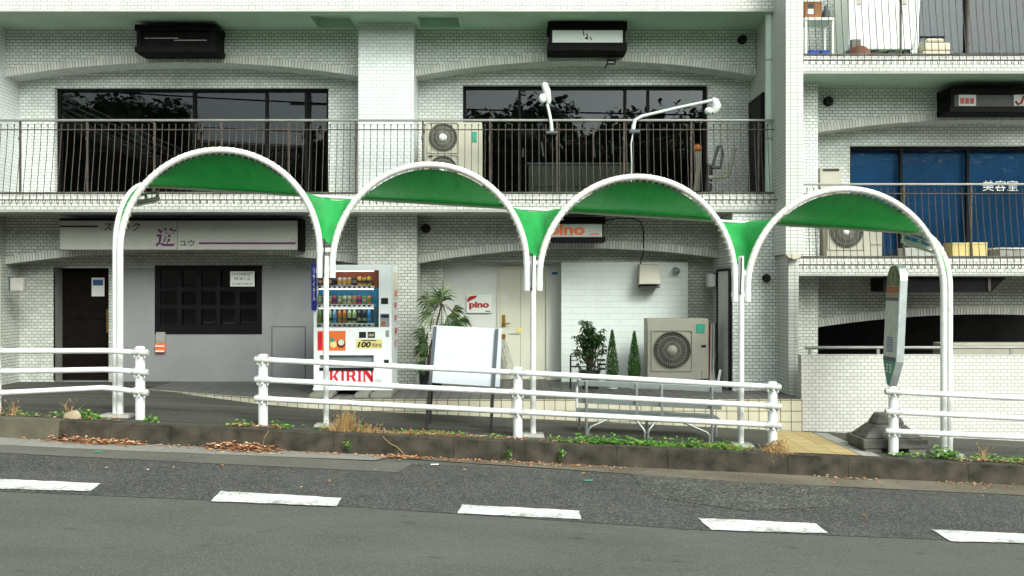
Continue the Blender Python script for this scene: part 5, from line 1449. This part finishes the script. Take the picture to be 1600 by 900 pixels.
drink = [[('coffee_brown', (.10, .05, .03)), ('dark_blue_can', (.02, .05, .12)), ('pale_can', (.45, .42, .38)), ('beige_can', (.42, .30, .24)), ('black_can', (.02, .02, .022)), ('gold_can', (.55, .33, .05)), ('yellow_can', (.45, .32, .03)), ('silver_can', (.20, .21, .22))],
         [('lime_can', (.16, .26, .10)), ('red_can', (.42, .03, .04)), ('orange_can', (.48, .17, .05)), ('cream_can', (.45, .38, .26)), ('navy_can', (.03, .04, .16)), ('green_can', (.12, .22, .08))],
         [('green_bottle', (.07, .16, .05)), ('dark_bottle', (.012, .014, .02)), ('blue_bottle', (.02, .14, .34)), ('amber_bottle', (.28, .10, .03)), ('pale_green_bottle', (.20, .28, .14)), ('water_bottle', (.10, .22, .36))]]
dm = [[cm(*c) for c in r] for r in drink]
order = [[0, 0, 0, 1, 2, 2, 3, 4, 5, 6, 6, 7], [0, 1, 0, 1, 0, 3, 3, 2, 1, 0, 2, 4], [0, 0, 4, 5, 3, 3, 4, 4, 1, 1, 2, 2]]
mb_can = MB(); mb_can.lathe([(.026, 0), (.030, .006), (.030, .105), (.024, .118)], (0, 0, 0), 12)
mb_bot = MB(); mb_bot.lathe([(.030, 0), (.031, .01), (.030, .12), (.031, .14), (.024, .17), (.012, .19), (.012, .215)], (0, 0, 0), 12)
for r, (ya, yb, yc, bm_) in enumerate(rows):
    MB().box(wx0, wx1, D + .15, D + .178, Z(yc, D) + .001, Z(ya - 1, D)).build('display_back', M[bm_], vm)
    zsf = Z(yb, D)
    shf = MB().box(wx0 + .012, wx1 - .075, D + .012, D + .14, Z(yc, D) + .004, zsf - .002).build('shelf', M['sign_white'], vm, bevel=.004)
    for k in range(11):
        px = 499 + 7.75 * k + .5
        mb = MB(); c = P(px, (yb + yc) / 2 + .3, D + .012); n = 14
        mb.add([c + Vector((.022 * math.cos(2 * math.pi * i / n), -.003, .013 * math.sin(2 * math.pi * i / n))) for i in range(n)] + [c + Vector((.022 * math.cos(2 * math.pi * i / n), .004, .013 * math.sin(2 * math.pi * i / n))) for i in range(n)],
               [list(range(n))] + [[i, (i + 1) % n, (i + 1) % n + n, i + n] for i in range(n)]); mb.build('button', M['black'], shf)
        m_ = dm[r][order[r][k]]
        src = mb_bot if r == 2 else mb_can
        mb = MB(); mb.v = [v + Vector((X(px, D + .08), D + .085, zsf)) * 1 if False else Vector((v.x, v.y, v.z * (1.12 if r == 0 and k in (8, 10) else 1.0 if r else .98))) + Vector((X(px, D + .08), D + .085, zsf)) for v in src.v]; mb.f = [list(f) for f in src.f]; mb.sm = set(src.sm)
        s = mb.build('sample_bottle' if r == 2 else 'sample_can', m_, vm)
        mb = MB(); c = Vector((X(px, D + .08), D + .085, zsf)); rr = .0312
        mb.lathe([(rr, .035), (rr, .075)], c, 12); mb.build('label_band', dm[r][(order[r][k] + 3) % len(dm[r])], s)
lm, LN, LL, lb = newmat('display_lamp_glow'); lb.inputs['Emission Color'].default_value = (1, .97, .9, 1); lb.inputs['Emission Strength'].default_value = 4
for zl_ in (wz1 - .012, Z(451.5, D), Z(481.5, D)): MB().box(wx0 + .03, wx1 - .08, D + .02, D + .035, zl_ - .008, zl_).build('display_lamp', lm, vm)
gl = MB().quad((wx0, D + .006, wz0), (wx1, D + .006, wz0), (wx1, D + .006, wz1), (wx0, D + .006, wz1)).build('display_glass', M['glass_clear'], vm, recalc=False)
y = D - .004
MB().box(X(595.5, D), X(606.5, D), y, D - .0005, Z(475, D), Z(465.5, D)).build('screen', M['black'], vm)
MB().box(X(594, D), X(608.5, D), y, D - .0005, Z(511, D), Z(490, D)).build('control_panel', M['vend_grey'], vm, bevel=.004)
MB().box(X(595.5, D), X(607.5, D), y - .003, y - .0005, Z(496.5, D), Z(491.5, D)).build('bill_slot', M['black'], vm)
MB().box(X(596, D), X(602, D), y - .003, y - .0005, Z(509, D), Z(502, D)).build('coin_slot', M['orange_sign'], vm)
pst = MB().box(X(496, D), X(540, D), y, D - .0005, Z(548, D), Z(517, D)).build('poster', M['orange'], vm, bevel=.01)
MB().box(X(497, D), X(503.5, D), y - .002, y - .0003, Z(546, D), Z(519, D)).build('poster_stripe', M['red'], pst)
mb = MB(); c = P(533, 536.5, y - .002); mb.lathe([(.065, 0), (.06, -.004), (.001, -.005)], c, 18, 'y'); mb.build('printed_bowl', M['brown_clay'], pst)
mb = MB(); c = P(533, 535, y - .007); mb.lathe([(.045, 0), (.001, -.001)], c, 18, 'y'); mb.build('printed_soup', M['cloth_white'], pst)
mb = MB(); c = P(521, 538, y - .002); mb.lathe([(.05, 0), (.001, -.002)], c, 14, 'y'); mb.build('printed_leaf', M['yellow_print'], pst)
mb = MB(); c = P(519, 531, y - .0025); mb.lathe([(.035, 0), (.001, -.002)], c, 12, 'y'); mb.build('printed_leaf', dm[0][0] if False else M['sticker_green'], pst)
MB().box(X(561, D), X(572, D), y, D - .0005, Z(528, D), Z(518.5, D)).build('window_square', M['black'], vm)
q = MB().box(X(574.5, D), X(586, D), y, D - .0005, Z(528, D), Z(518.5, D)).build('window_square', M['black'], vm)
MB().box(X(576, D), X(584.5, D), y - .003, y - .0005, Z(525.5, D), Z(521.5, D)).build('label_plate', M['stone'], q)
MB().box(X(602.5, D), X(608, D), y, D - .0005, Z(526.5, D), Z(516, D)).build('lock', M['galv'], vm, bevel=.006)
ps = MB().box(X(556, D), X(597, D), y, D - .0005, Z(544.5, D), Z(530, D)).build('price_sticker', M['yellow_print'], vm)
text('100', X(558.5, D), X(580, D), Z(542.8, D), Z(534, D), y - .002, M['black'], ps, bold=.045, shear=.2)
text('円から', X(581, D), X(596, D), Z(543, D), Z(536.5, D), y - .002, M['black'], ps, bold=.03, shear=.2)
MB().box(X(565, D), X(588, D), y - .002, y - .0005, Z(533, D), Z(531.2, D)).build('printed_line', M['slate'], ps)
MB().box(fx0, fx1, D + .06, D + .07, fz0, fz1).build('delivery_flap', M['vend_grey'], vm)
MB().box(fx0, fx1, D - .006, D + .05, fz0 - .05, fz0 - .001).build('tray_lip', M['black'], vm)
mb = MB(); MB().box(X(600, D), X(607.5, D), y, D - .0005, Z(569, D), Z(562, D)).build('coin_return', M['black'], vm)
MB().box(vx0 - .01, vx1 + .01, D - .012, D + .72, vz0 - .035, vz0 - .001).build('base_rim', M['vend_white'], vm, bevel=.005)
# red lettering, letter by letter with flared serifs
LET = {
 'K': [[(0, 0), (.30, 0), (.30, .10), (.24, .14), (.24, .86), (.30, .90), (.30, 1), (0, 1), (0, .90), (.05, .86), (.05, .14), (0, .10)],
       [(.24, .42), (.50, .86), (.46, .90), (.46, 1), (.78, 1), (.78, .90), (.70, .86), (.47, .56), (.72, .12), (.80, .09), (.80, 0), (.54, 0), (.33, .42), (.24, .32)]],
 'I': [[(0, 0), (.32, 0), (.32, .10), (.255, .14), (.255, .86), (.32, .90), (.32, 1), (0, 1), (0, .90), (.065, .86), (.065, .14), (0, .10)]],
 'R': [[(0, 0), (.31, 0), (.31, .10), (.25, .14), (.25, .86), (.25, 1), (0, 1), (0, .90), (.06, .86), (.06, .14), (0, .10)],
       [(.25, .86), (.42, .86), (.50, .80), (.50, .64), (.42, .57), (.25, .57), (.25, .44), (.40, .44), (.58, .0), (.82, 0), (.82, .10), (.74, .13), (.58, .48), (.70, .58), (.71, .84), (.60, .97), (.45, 1), (.25, 1)]],
 'N': [[(0, 0), (.24, 0), (.24, .10), (.18, .14), (.18, .86), (.10, 1), (0, 1), (0, .90), (.05, .86), (.05, .14), (0, .10)],
       [(.18, 1), (.18, .72), (.62, 0), (.76, 0), (.76, .30), (.34, 1)],
       [(.76, 0), (.76, .86), (.82, .90), (.82, 1), (.57, 1), (.57, .90), (.63, .86), (.63, .22)]],
}
wd = {'K': .84, 'I': .40, 'R': .86, 'N': .82}
tot = sum(wd[c] for c in 'KIRIN'); lx0, lx1, lz0, lz1 = X(514.5, D), X(584, D), Z(597, D), Z(578.5, D); cx = lx0; sc_ = (lx1 - lx0) / tot
for c in 'KIRIN':
    mb = MB()
    for p in LET[c]: mb.prism([(cx + u * sc_, lz0 + v * (lz1 - lz0)) for u, v in p], D - .004, D - .0006)
    mb.build('letter', M['red'], vm); cx += wd[c] * sc_
MB().box(X(586, D), X(596, D), y, D - .0005, Z(599, D), Z(592, D)).build('label_plate', M['timetable'], vm)
# side panel strip with red characters (faces right)
mb = MB(); mb.box(vx1 + .0005, vx1 + .004, D + .24, D + .68, Z(470, D), Z(425, D)); mb.build('side_strip', M['cream_tile'] if False else M['cloth_white'], vm)
def side_text(ch, ya, yb):
    o = text(ch, -.16, .16, Z(yb, D + .4), Z(ya, D + .4), 0, M['red'], vm, bold=.03)
    off = base_of(vm)
    for v in o.data.vertices:
        w = v.co + off; v.co = Vector((vx1 + .005, D + .45 + w.x, w.z)) - off
for i, ch in enumerate('自動販売機'): side_text(ch, 452 + i * 20, 452 + i * 20 + 11)
# blue side banner
bn_ = thing('side_banner', 'narrow navy banner with white vertical lettering on left side of vending machine', 'banner', (X(491, 13.24), 13.24, Z(485, 13.24)))
D2 = 13.26
MB().box(X(486.5, D2), X(494.5, D2), D2, D2 + .02, Z(485, D2), Z(413, D2)).build('panel', M['navy'], bn_)
text('リサイクル', X(488.6, D2), X(492.6, D2), Z(470, D2), Z(418, D2), D2 - .003, M['paper'], bn_, bold=.02, vertical=True)
# concrete blocks under the machine
for k, (a, b) in enumerate(((481, 519), (552, 576), (577, 612))):
    th = tag(MB().hexa([(X(a, 12.95), 12.93, TZ), (X(b, 12.95), 12.93, TZ), (X(b, 12.95), 13.95, TZ), (X(a, 12.95), 13.95, TZ), (X(a + 2, 12.95), 12.99, vz0 - .037), (X(b - 1, 12.95), 12.99, vz0 - .037), (X(b - 1, 12.95), 13.95, vz0 - .037), (X(a + 2, 12.95), 13.95, vz0 - .037)]).build('support_block', M['plinth'], bevel=.018),
             ['wide grey block under the left end of vending machine', 'grey block under vending machine, middle one of three', 'grey block under the right end of vending machine'][k], 'block', 'grey blocks under the vending machine')
# ------------------------------------------------------------------ plants and small things on the porch
def leaf(mb, c, d, up, L, w, fold=.25):
    # pointed leaf: two halves folded along the midrib
    d = Vector(d).normalized(); s = d.cross(Vector(up))
    if s.length < 1e-3: s = d.cross(Vector((1, 0, 0)))
    s.normalize(); n = s.cross(d)
    c = Vector(c); m = c + d * L * .5 - n * w * fold; t = c + d * L - n * L * .15
    mb.add([c, m + s * w * .5 + n * w * fold, t, m, m - s * w * .5 + n * w * fold], [[0, 1, 2, 3], [0, 3, 2, 4]])
def rv(): return Vector((rnd.uniform(-1, 1), rnd.uniform(-1, 1), rnd.uniform(-1, 1)))
# fan palm
D = 14.0
pm = thing('potted_palm', 'tall potted palm with drooping fan leaves left of the cream door', 'plant', (X(668, D), D, TZ))
mb = MB(); mb.lathe([(.11, TZ), (.14, TZ + .28), (.15, TZ + .28), (.15, TZ + .31), (.12, TZ + .31)], (X(668, D), D, 0), 18); mb.build('pot', M['pot_black'], pm)
stems = [((668, 596), (672, 545), (690, 476)), ((666, 596), (663, 560), (668, 520)), ((671, 596), (680, 570), (684, 545)), ((665, 596), (660, 575), (662, 560))]
mb = MB()
for s in stems: mb.tube([P(a, b, D + rnd.uniform(-.05, .05)) for a, b in s], [.022, .018, .012], 7)
ms = mb; mb = MB()
def fan(c, dirv, n, L, spread):
    dirv = Vector(dirv).normalized()
    side = dirv.cross(Vector((0, -1, .25))); side.normalize()
    for k in range(n):
        a = -spread + 2 * spread * k / (n - 1)
        d = dirv * math.cos(a) + side * math.sin(a) + Vector((0, rnd.uniform(-.2, .1), -.12 * abs(a)))
        l = L * (1 - .25 * abs(a) / spread) * rnd.uniform(.85, 1.1); d.normalize()
        p0 = Vector(c); p1 = p0 + d * l * .55; p2 = p1 + (d + Vector((0, 0, -.75))).normalized() * l * .5
        sd = d.cross(Vector((0, 1, .2))).normalized() * .015
        mb.add([p0, p1 - sd, p1 + sd, p2], [[0, 1, 3, 2]])
for (px, py, dx, dz, n, L) in [(692, 466, .25, .9, 9, .28), (706, 486, 1, -.1, 11, .27), (698, 494, .5, -.3, 11, .30), (672, 470, -1, .15, 9, .30), (676, 492, -.6, -.25, 10, .32), (716, 500, .9, -.5, 11, .28),
                               (690, 505, .1, -.8, 10, .30), (665, 523, -.7, .1, 10, .26), (684, 528, .5, .1, 10, .25), (662, 545, -.6, -.4, 9, .25), (678, 548, .4, -.5, 9, .22), (664, 570, -.5, -.2, 9, .22), (680, 572, .5, .2, 8, .2), (690, 472, -.2, .8, 8, .26), (686, 474, -.2, .6, 10, .3), (680, 484, -.3, .3, 10, .3), (702, 507, .6, -.4, 11, .28), (692, 515, -.1, -.3, 11, .28), (668, 535, -.3, -.1, 10, .26), (674, 560, .1, .1, 10, .26), (668, 558, -.6, .3, 9, .22), (672, 582, .1, -.2, 9, .2)]:
    c = P(px, py, D + rnd.uniform(-.15, .12)); fan(c, (dx, rnd.uniform(-.35, .2), dz), n, L, 1.15)
    s = P(690 if py < 515 else 668, 476 if py < 515 else min(590, py + 30), D); ms.tube([s, s.lerp(c, .5) + Vector((0, 0, .04)), c], .006, 5)
mb.build('fan_leaves', M['leaf_palm'], pm, recalc=False); ms.build('stem', M['bark'], pm)
# round-leaved bush on its stand
D = 14.15
bu = thing('potted_shrub', 'dark green leafy potted shrub on the porch left of the cypresses', 'plant', (X(921, D), D, TZ))
mb = MB(); mb.lathe([(.12, TZ), (.15, TZ + .25), (.16, TZ + .25), (.16, TZ + .28), (.13, TZ + .28)], (X(922, D), D, 0), 18); mb.build('pot', M['pot_black'], bu)
mb = MB(); mc = MB()
for k in range(26):
    a = rnd.uniform(0, 6.28); tip = P(922, 528, D) + Vector((math.cos(a) * rnd.uniform(.05, .27), math.sin(a) * rnd.uniform(.02, .2), rnd.uniform(-.22, .27)))
    b = Vector((X(921, D) + rnd.uniform(-.03, .03), D, TZ + .27)); mid_ = b.lerp(tip, .6) + Vector((0, 0, .06)); mb.tube([b, mid_, tip], [.009, .006, .003], 5)
    for j in range(11):
        q = mid_.lerp(tip, rnd.uniform(.2, 1.1)) + rv() * .035
        d0 = rv(); d0.z = d0.z * .4 - .1
        for w in range(5):
            aa = w * 1.25; d = Vector((math.cos(aa), math.sin(aa) * .8, -.35)) + d0 * .5
            leaf(mc, q, d, (0, 0, 1), rnd.uniform(.07, .11), .032)
for k in range(160):
    q = Vector((X(921, D), D, 0)) + Vector((rnd.uniform(-.20, .18), rnd.uniform(-.12, .1), TZ + rnd.uniform(.25, .62))); leaf(mc, q, rv() + Vector((0, 0, -.5)), (0, 0, 1), .09, .03)
mb.build('stem', M['bark'], bu); mc.build('foliage', M['leaf_dark'], bu, recalc=False)
# black wire plant stand
D = 13.98
st = thing('plant_stand', 'black metal chair-like plant stand around the leafy shrub', 'stand', (X(918, D), D, TZ))
for k, (px, y, top) in enumerate(((892, D, 555), (934, D, 560), (893, D + .32, 558), (933, D + .32, 560))):
    mb = MB(); mb.tube([(X(px, D), y, TZ), (X(px, D), y, Z(top, D))], .009, 6); mb.build('leg', M['black'], st)
mb = MB()
for py in (557, 563, 572): mb.tube([P(892, py, D + .32), P(902, py, D + .32)], .007, 5)
mb.tube([P(892, 573, D), P(934, 573, D)], .008, 5); mb.tube([P(892, 573, D + .32), P(934, 573, D + .32)], .008, 5)
mb.build('rail', M['black'], st)
for py in (562, 569, 576):
    mb = MB(); mb.box(X(934, D), X(946, D), D + .01, D + .03, Z(py + 2, D), Z(py - 1, D)); mb.build('slat', M['black'], st)
# small cypresses
for i, (px, yt) in enumerate(((956.5, 519), (991, 521))):
    D = 14.2
    t = thing('potted_cypress', ['small pointed cypress in a white pot beside the leafy shrub', 'small pointed cypress in a white pot beside the big air conditioner'][i], 'plant', (X(px, D), D, TZ), 'small potted cypresses')
    mb = MB(); x = X(px, D); mb.lathe([(.085, TZ), (.105, TZ + .13), (.115, TZ + .13), (.115, TZ + .16), (.09, TZ + .16)], (x, D, 0), 18); mb.build('pot', M['pot_white'], t)
    mb = MB(); mb.tube([(x, D, TZ + .14), (x, D, Z(yt + 10, D))], [.012, .004], 6); mb.build('trunk', M['bark'], t)
    mb = MB(); z0 = TZ + .15; z1 = Z(yt, D)
    for k in range(1500):
        h = rnd.random() ** 1.3; z = z0 + (z1 - z0) * h
        rmax = .122 * min(1, .62 + h * 2.2) * (1 - h) ** .82 + .004
        a = rnd.uniform(0, 6.28); r = rmax * math.sqrt(rnd.uniform(.35, 1)); c = Vector((x + r * math.cos(a), D + r * math.sin(a), z))
        leaf(mb, c, (math.cos(a) * .35, math.sin(a) * .35, 1), (math.cos(a), math.sin(a), 0), rnd.uniform(.035, .06), .013)
    mb.build('foliage', M['leaf_conifer'], t, recalc=False)
# bundle of poles beside the air conditioner
D = 14.35
for k, (a, b, c, d) in enumerate(((1110, 588, 1111.5, 506), (1114, 590, 1115.5, 505), (1111, 590, 1119, 545), (1117.5, 590, 1112, 560))):
    mb = MB(); mb.tube([P(a, b + 6, D), P(c, d, D + .2)], .013, 8)
    tag(mb.build('pole', M['sign_white']), 'thin white pole leaning in the bundle right of the big air conditioner', 'pole', 'thin white poles by the big air conditioner')
for k in range(2):
    mb = MB(); mb.tube([P(1107 + 13 * k, 598, D + .02), P(1109 + 10 * k, 505, D + .25)], .016, 8)
    tag(mb.build('umbrella', M['red_dark' if k == 0 else 'black']), ['closed dark red umbrella leaning with the white poles', 'closed black umbrella leaning by the white poles next to side door'][k], 'umbrella')
mb = MB(); mb.add([P(1117, 612, 13.9), P(1121, 613, 13.9), P(1127.5, 578, 13.95), P(1124, 577, 13.95)] + [v + Vector((0, .02, 0)) for v in (P(1117, 612, 13.9), P(1121, 613, 13.9), P(1127.5, 578, 13.95), P(1124, 577, 13.95))], [[0, 1, 2, 3], [7, 6, 5, 4], [0, 4, 5, 1], [1, 5, 6, 2], [2, 6, 7, 3], [3, 7, 4, 0]])
tag(mb.build('board', M['sign_face']), 'narrow pale board leaning near the white side door', 'board')
# clear plastic bag hung on the door handle
D = 15.3
mb = MB(); n = 12; pts = []
for j in range(8):
    t = j / 7; w = 3 + 13 * t ** .8
    for k in range(n + 1):
        s = k / n * 2 - 1; pts.append(P(787 + 4 * t + w * s * .75 + 4 * t, 531 + 66 * t - 8 * abs(s) * t, D + .05 * math.sin(k * 2.4 + j)))
mb.add(pts, [[j * (n + 1) + k, j * (n + 1) + k + 1, (j + 1) * (n + 1) + k + 1, (j + 1) * (n + 1) + k] for j in range(7) for k in range(n)], smooth=True)
bagm = glassmat('clear_plastic', (.86, .86, .84), .25)
tag(mb.build('plastic_bag', bagm, recalc=False), 'crumpled clear plastic bag hanging on the cream door below its lever', 'bag')
# stone on the kerb
p = (X(113, 10.95), 10.95); mb = MB(); mb.ball((p[0], p[1], zside(*p) + .02), (.115, .08, .085), 9, 6)
for v in mb.v: v += rv() * .012
tag(mb.build('stone', M['stone'], bevel=.006), 'tan stone lying on the sidewalk edge among weeds at far left', 'stone')

# ------------------------------------------------------------------ weeds, dead leaves, dry grass (stuff)
wd_ = MB(); dl = MB(); dg = MB()
def weed(px, D_, n, sp, hgt, size, mb=wd_):
    x0 = X(px, D_)
    for k in range(n):
        x = x0 + rnd.gauss(0, sp * .45); y = D_ + rnd.gauss(0, .035); z = zside(x, max(10.88, y)) + rnd.uniform(0, hgt) * rnd.random() ** .5 + .005
        a = rnd.uniform(0, 6.28); leaf(mb, (x, y, z), (math.cos(a), math.sin(a) - .3, rnd.uniform(-.2, .5)), (0, -.6, 1), size * rnd.uniform(.6, 1.35), size * rnd.uniform(.6, 1.0), .12)
for px in range(905, 1150, 4): weed(px, 10.98 + rnd.uniform(-.06, .03), 12, .06, .12 * rnd.uniform(.3, 1.15), .045)
for px in range(860, 1160, 6): weed(px, 10.97, 7, .05, .06, .042)
for px in range(620, 700, 6): weed(px, 11.0, 7, .05, .06, .035)
for px in range(1110, 1180, 6): weed(px, 11.02, 7, .06, .06, .04)
for (px, n, h) in ((20, 14, .1), (27, 10, .08), (50, 10, .05), (85, 14, .07), (125, 30, .09), (140, 34, .09), (150, 20, .06), (234, 26, .08), (375, 22, .07), (382, 16, .05), (432, 22, .08), (447, 18, .06), (500, 12, .08), (560, 12, .08), (720, 10, .05), (770, 10, .05),
                   (1472, 60, .13), (1478, 60, .10), (1490, 40, .08), (1400, 16, .05), (1412, 12, .05), (1530, 20, .07), (1555, 26, .08), (1575, 20, .06), (1595, 24, .08), (1450, 14, .05)):
    weed(px, 11.0, int(n * 1.1), .16, h * 1.15, .048)
for (px, py) in ((544, 693), (878, 708), (795, 709)):     # weeds rooted in the kerb joint
    c = P(px, py, 10.64)
    for k in range(16): 
        d = rv(); d.y = -abs(d.y); leaf(wd_, c + Vector((rnd.uniform(-.03, .03), -rnd.uniform(0, .03), rnd.uniform(-.06, .06))), d, (0, 0, 1), .05, .035)
struct(wd_.build('weeds', M['leaf_green'], recalc=False), 'stuff')
def dead(x, y, z, s):
    a = rnd.uniform(0, 6.28); leaf(dl, (x, y, z), (math.cos(a), math.sin(a), rnd.uniform(-.05, .45)), (rnd.uniform(-.4, .4), rnd.uniform(-.4, .4), 1), s * rnd.uniform(.6, 1.3), s * rnd.uniform(.35, .6), .35)
def litter(px0, px1, n, Dc, sd, h, s):
    for k in range(n):
        px = rnd.triangular(px0, px1, (px0 + px1) / 2); x = X(px, 10.6); y = min(10.66, Dc - abs(rnd.gauss(0, sd))); dead(x, y, zroad(x, y) + .014 + rnd.uniform(0, h) * rnd.random(), s)
litter(70, 235, 420, 10.66, .08, .07, .066); litter(20, 240, 130, 10.66, .05, .03, .06); litter(318, 445, 480, 10.66, .10, .09, .066); litter(580, 660, 120, 10.66, .08, .03, .05)
litter(-40, 620, 160, 10.66, .07, .015, .045); litter(430, 960, 260, 10.66, .06, .015, .045); litter(760, 1000, 120, 10.66, .08, .015, .04); litter(1260, 1390, 40, 10.66, .08, .02, .055); litter(1450, 1600, 60, 10.66, .07, .015, .045)
for k in range(110): 
    x = rnd.uniform(-6, 6); y = rnd.uniform(8.6, 10.5); 
    if rnd.random() < .35: dead(x, y, zroad(x, y) + .018, .05)
for k in range(720):      # leaves caught behind the kerb
    px = rnd.choice([rnd.uniform(500, 830), rnd.uniform(840, 1215), rnd.uniform(0, 200), rnd.uniform(360, 440), rnd.uniform(1480, 1600), rnd.uniform(620, 820)]); x = X(px, 10.95); y = 10.93 + abs(rnd.gauss(0, .05)) - .03; dead(x, y, zside(x, y) + rnd.uniform(.005, .035), .045)
struct(dl.build('leaf_litter', M['leaf_dry'], recalc=False), 'stuff')
def tuft(px, D_, n, h, sp):
    x0 = X(px, D_)
    for k in range(n):
        b = Vector((x0 + rnd.gauss(0, sp * .3), D_ + rnd.gauss(0, .03), 0)); b.z = zside(b.x, max(b.y, 10.9)) - .01
        l = h * rnd.uniform(.5, 1.1); d = Vector((rnd.gauss(0, .35), rnd.gauss(-.1, .2), 1)).normalized(); m = b + d * l * .6; t = m + (d + Vector((rnd.gauss(0, .5), 0, -.25))).normalized() * l * .4
        s = Vector((.004, 0, 0)); dg.add([b - s, b + s, m + s, m - s], [[0, 1, 2, 3]]); dg.add([m - s, m + s, t], [[0, 1, 2]])
        if rnd.random() < .3: leaf(dg, t, (rnd.gauss(0, .5), -.2, .8), (0, 1, 0), .045, .016)
tuft(538, 10.98, 50, .30, .14); tuft(525, 10.96, 50, .13, .2); tuft(553, 10.98, 30, .26, .15); tuft(112, 11.0, 14, .26, .08); tuft(20, 11.0, 18, .18, .15); tuft(1212, 10.93, 150, .14, .18); tuft(575, 10.97, 60, .1, .3); tuft(640, 10.97, 80, .06, .6); tuft(1535, 10.98, 12, .22, .06); tuft(700, 10.95, 60, .05, .5); tuft(1130, 10.95, 50, .06, .4)
for k in range(110):      # tuft drooping over the kerb by the guard rail end
    b = Vector((X(1212, 10.9) + rnd.gauss(0, .07), 10.88 + rnd.uniform(-.02, .05), 0)); b.z = kerbtop(b.x) + rnd.uniform(0, .03); t = b + Vector((rnd.gauss(0, .1), -rnd.uniform(.12, .22), rnd.uniform(-.12, .04))); s = Vector((.004, 0, 0)); m = b.lerp(t, .5) + Vector((0, 0, .04)); dg.add([b - s, b + s, m + s, m - s], [[0, 1, 2, 3]]); dg.add([m - s, m + s, t], [[0, 1, 2]])
for pl in ([(598, 682), (608, 692), (620, 698), (630, 708), (634, 712)], [(420, 673), (413, 684), (411, 694), (409, 700)]):
    mbv = [P(a, b, 10.66) for a, b in pl]
    for a, b in zip(mbv[:-1], mbv[1:]):
        dg.tube([a, b], .004, 4)
struct(dg.build('dry_grass', M['grass_dry'], recalc=False), 'stuff')
# bits of coloured litter on the road
for (px, py, m, lab) in ((153, 708, 'sticker_green', 'scrap of green tape on the road below the far left guard rail'), (919, 753, 'sticker_green', 'scrap of green tape on the dark road strip below the bench'), (679, 728, 'paper', 'small white scrap on the road below the white board')):
    x, y = road_pt(px, py); z = zroad(x, y) + .018; mb = MB(); mb.add([(x - .045, y - .012, z), (x + .04, y - .016, z), (x + .05, y + .01, z + .006), (x - .035, y + .014, z + .003)] + [(x - .045, y - .012, z - .003), (x + .04, y - .016, z - .003), (x + .05, y + .01, z + .003), (x - .035, y + .014, z)], [[0, 1, 2, 3], [7, 6, 5, 4], [0, 4, 5, 1], [1, 5, 6, 2], [2, 6, 7, 3], [3, 7, 4, 0]])
    tag(mb.build('litter_scrap', M[m]), lab, 'litter', 'scraps of litter on the road')

# ------------------------------------------------------------------ the other side of the street (seen only in the window panes)
mb = MB(); n = 40; m = 14
def hz(x, y): return zroad(x, -6) - .1 + (max(0, -y - 8)) * .34
xs2 = [-60 + 120 * i / n for i in range(n + 1)]; ys2 = [-6 - 40 * j / m for j in range(m + 1)]
mb.add([(x, y, hz(x, y)) for y in ys2 for x in xs2], [[j * (n + 1) + i, (j + 1) * (n + 1) + i, (j + 1) * (n + 1) + i + 1, j * (n + 1) + i + 1] for j in range(m) for i in range(n)], smooth=True)
struct(mb.build('hillside', M['earth'], recalc=False))
fm = MB()
def crown(c, r, k):
    for i in range(k):
        d = rv(); 
        if d.length < .1: continue
        d.normalize(); q = Vector(c) + Vector((d.x * r, d.y * r, d.z * r * 1.15)) * rnd.uniform(.75, 1.08)
        a = rv(); b = d.cross(a).normalized() * rnd.uniform(.10, .26); e = d.cross(b).normalized() * rnd.uniform(.10, .24) + d * rnd.uniform(-.2, .2)
        fm.add([q - b - e * .3, q + e, q + b - e * .2, q - e], [[0, 1, 2, 3]])
    fm.ball(c, r * .8, 10, 7)
tg_ = random.Random(5)
for i in range(70):
    x = -44 + 88 * (i % 35) / 34 + tg_.uniform(-1, 1); row = i // 35; y = -17 - row * 7 - tg_.uniform(0, 3)
    gap = -19 < x < -9.5
    r = tg_.uniform(2.2, 3.3) * (.55 if gap else 1); h = hz(x, y)
    for j in range(1 if gap else 2):
        crown((x + tg_.uniform(-.8, .8), y, h + r * .6 + j * (2.9 if not gap else 2)), r * (1 - .12 * j), 600)
struct(fm.build('forest', M['forest'], recalc=False), 'stuff')
def far_pole(px, py_top, yw):
    x = X(px, 15.25) * (1 + (15.25 - yw) / 15.25); return x, yw
x, y = far_pole(480, 150, -9.5)
up_ = thing('utility_pole', 'grey concrete utility pole with wires across the street', 'pole', (x, y, hz(x, y)))
mb = MB(); mb.tube([(x, y, hz(x, y) - .3), (x, y, hz(x, y) + 10)], [.18, .12], 10); mb.build('shaft', M['pad'], up_)
MB().box(x - .8, x + .8, y - .05, y + .05, hz(x, y) + 9, hz(x, y) + 9.1).build('crossarm', M['pad'], up_)
for k, (h, o) in enumerate(((9.1, -.7), (9.1, .7), (7.8, 0), (7.2, 0))):
    mb = MB(); mb.tube([(x + (t - .5) * 60, y + o * .1, hz(x, y) + h + ((t - .5) ** 2) * 3.4 - .047 * (t - .5) * 60) for t in [i / 24 for i in range(25)]], .02, 4); mb.build('wire', M['black'], up_)
# stair of the footbridge
fs_ = thing('footbridge_stair', 'concrete footbridge stair with pipe railings across the street', 'stairs', (-24, -9, 0))
mb = MB(); a = Vector((-24.5, -9, 11.5)); b = Vector((-10, -9, 5.0)); mb.bar(a, b, 1.8, .35, up=(0, 0, 1)); mb.build('flight', M['pad'], fs_)
for k, h in enumerate((.35, .6, .85, 1.1)):
    mb = MB(); mb.tube([a + Vector((0, .9, h)), b + Vector((0, .9, h))], .03, 6); mb.build('rail', M['lamp_white'], fs_)
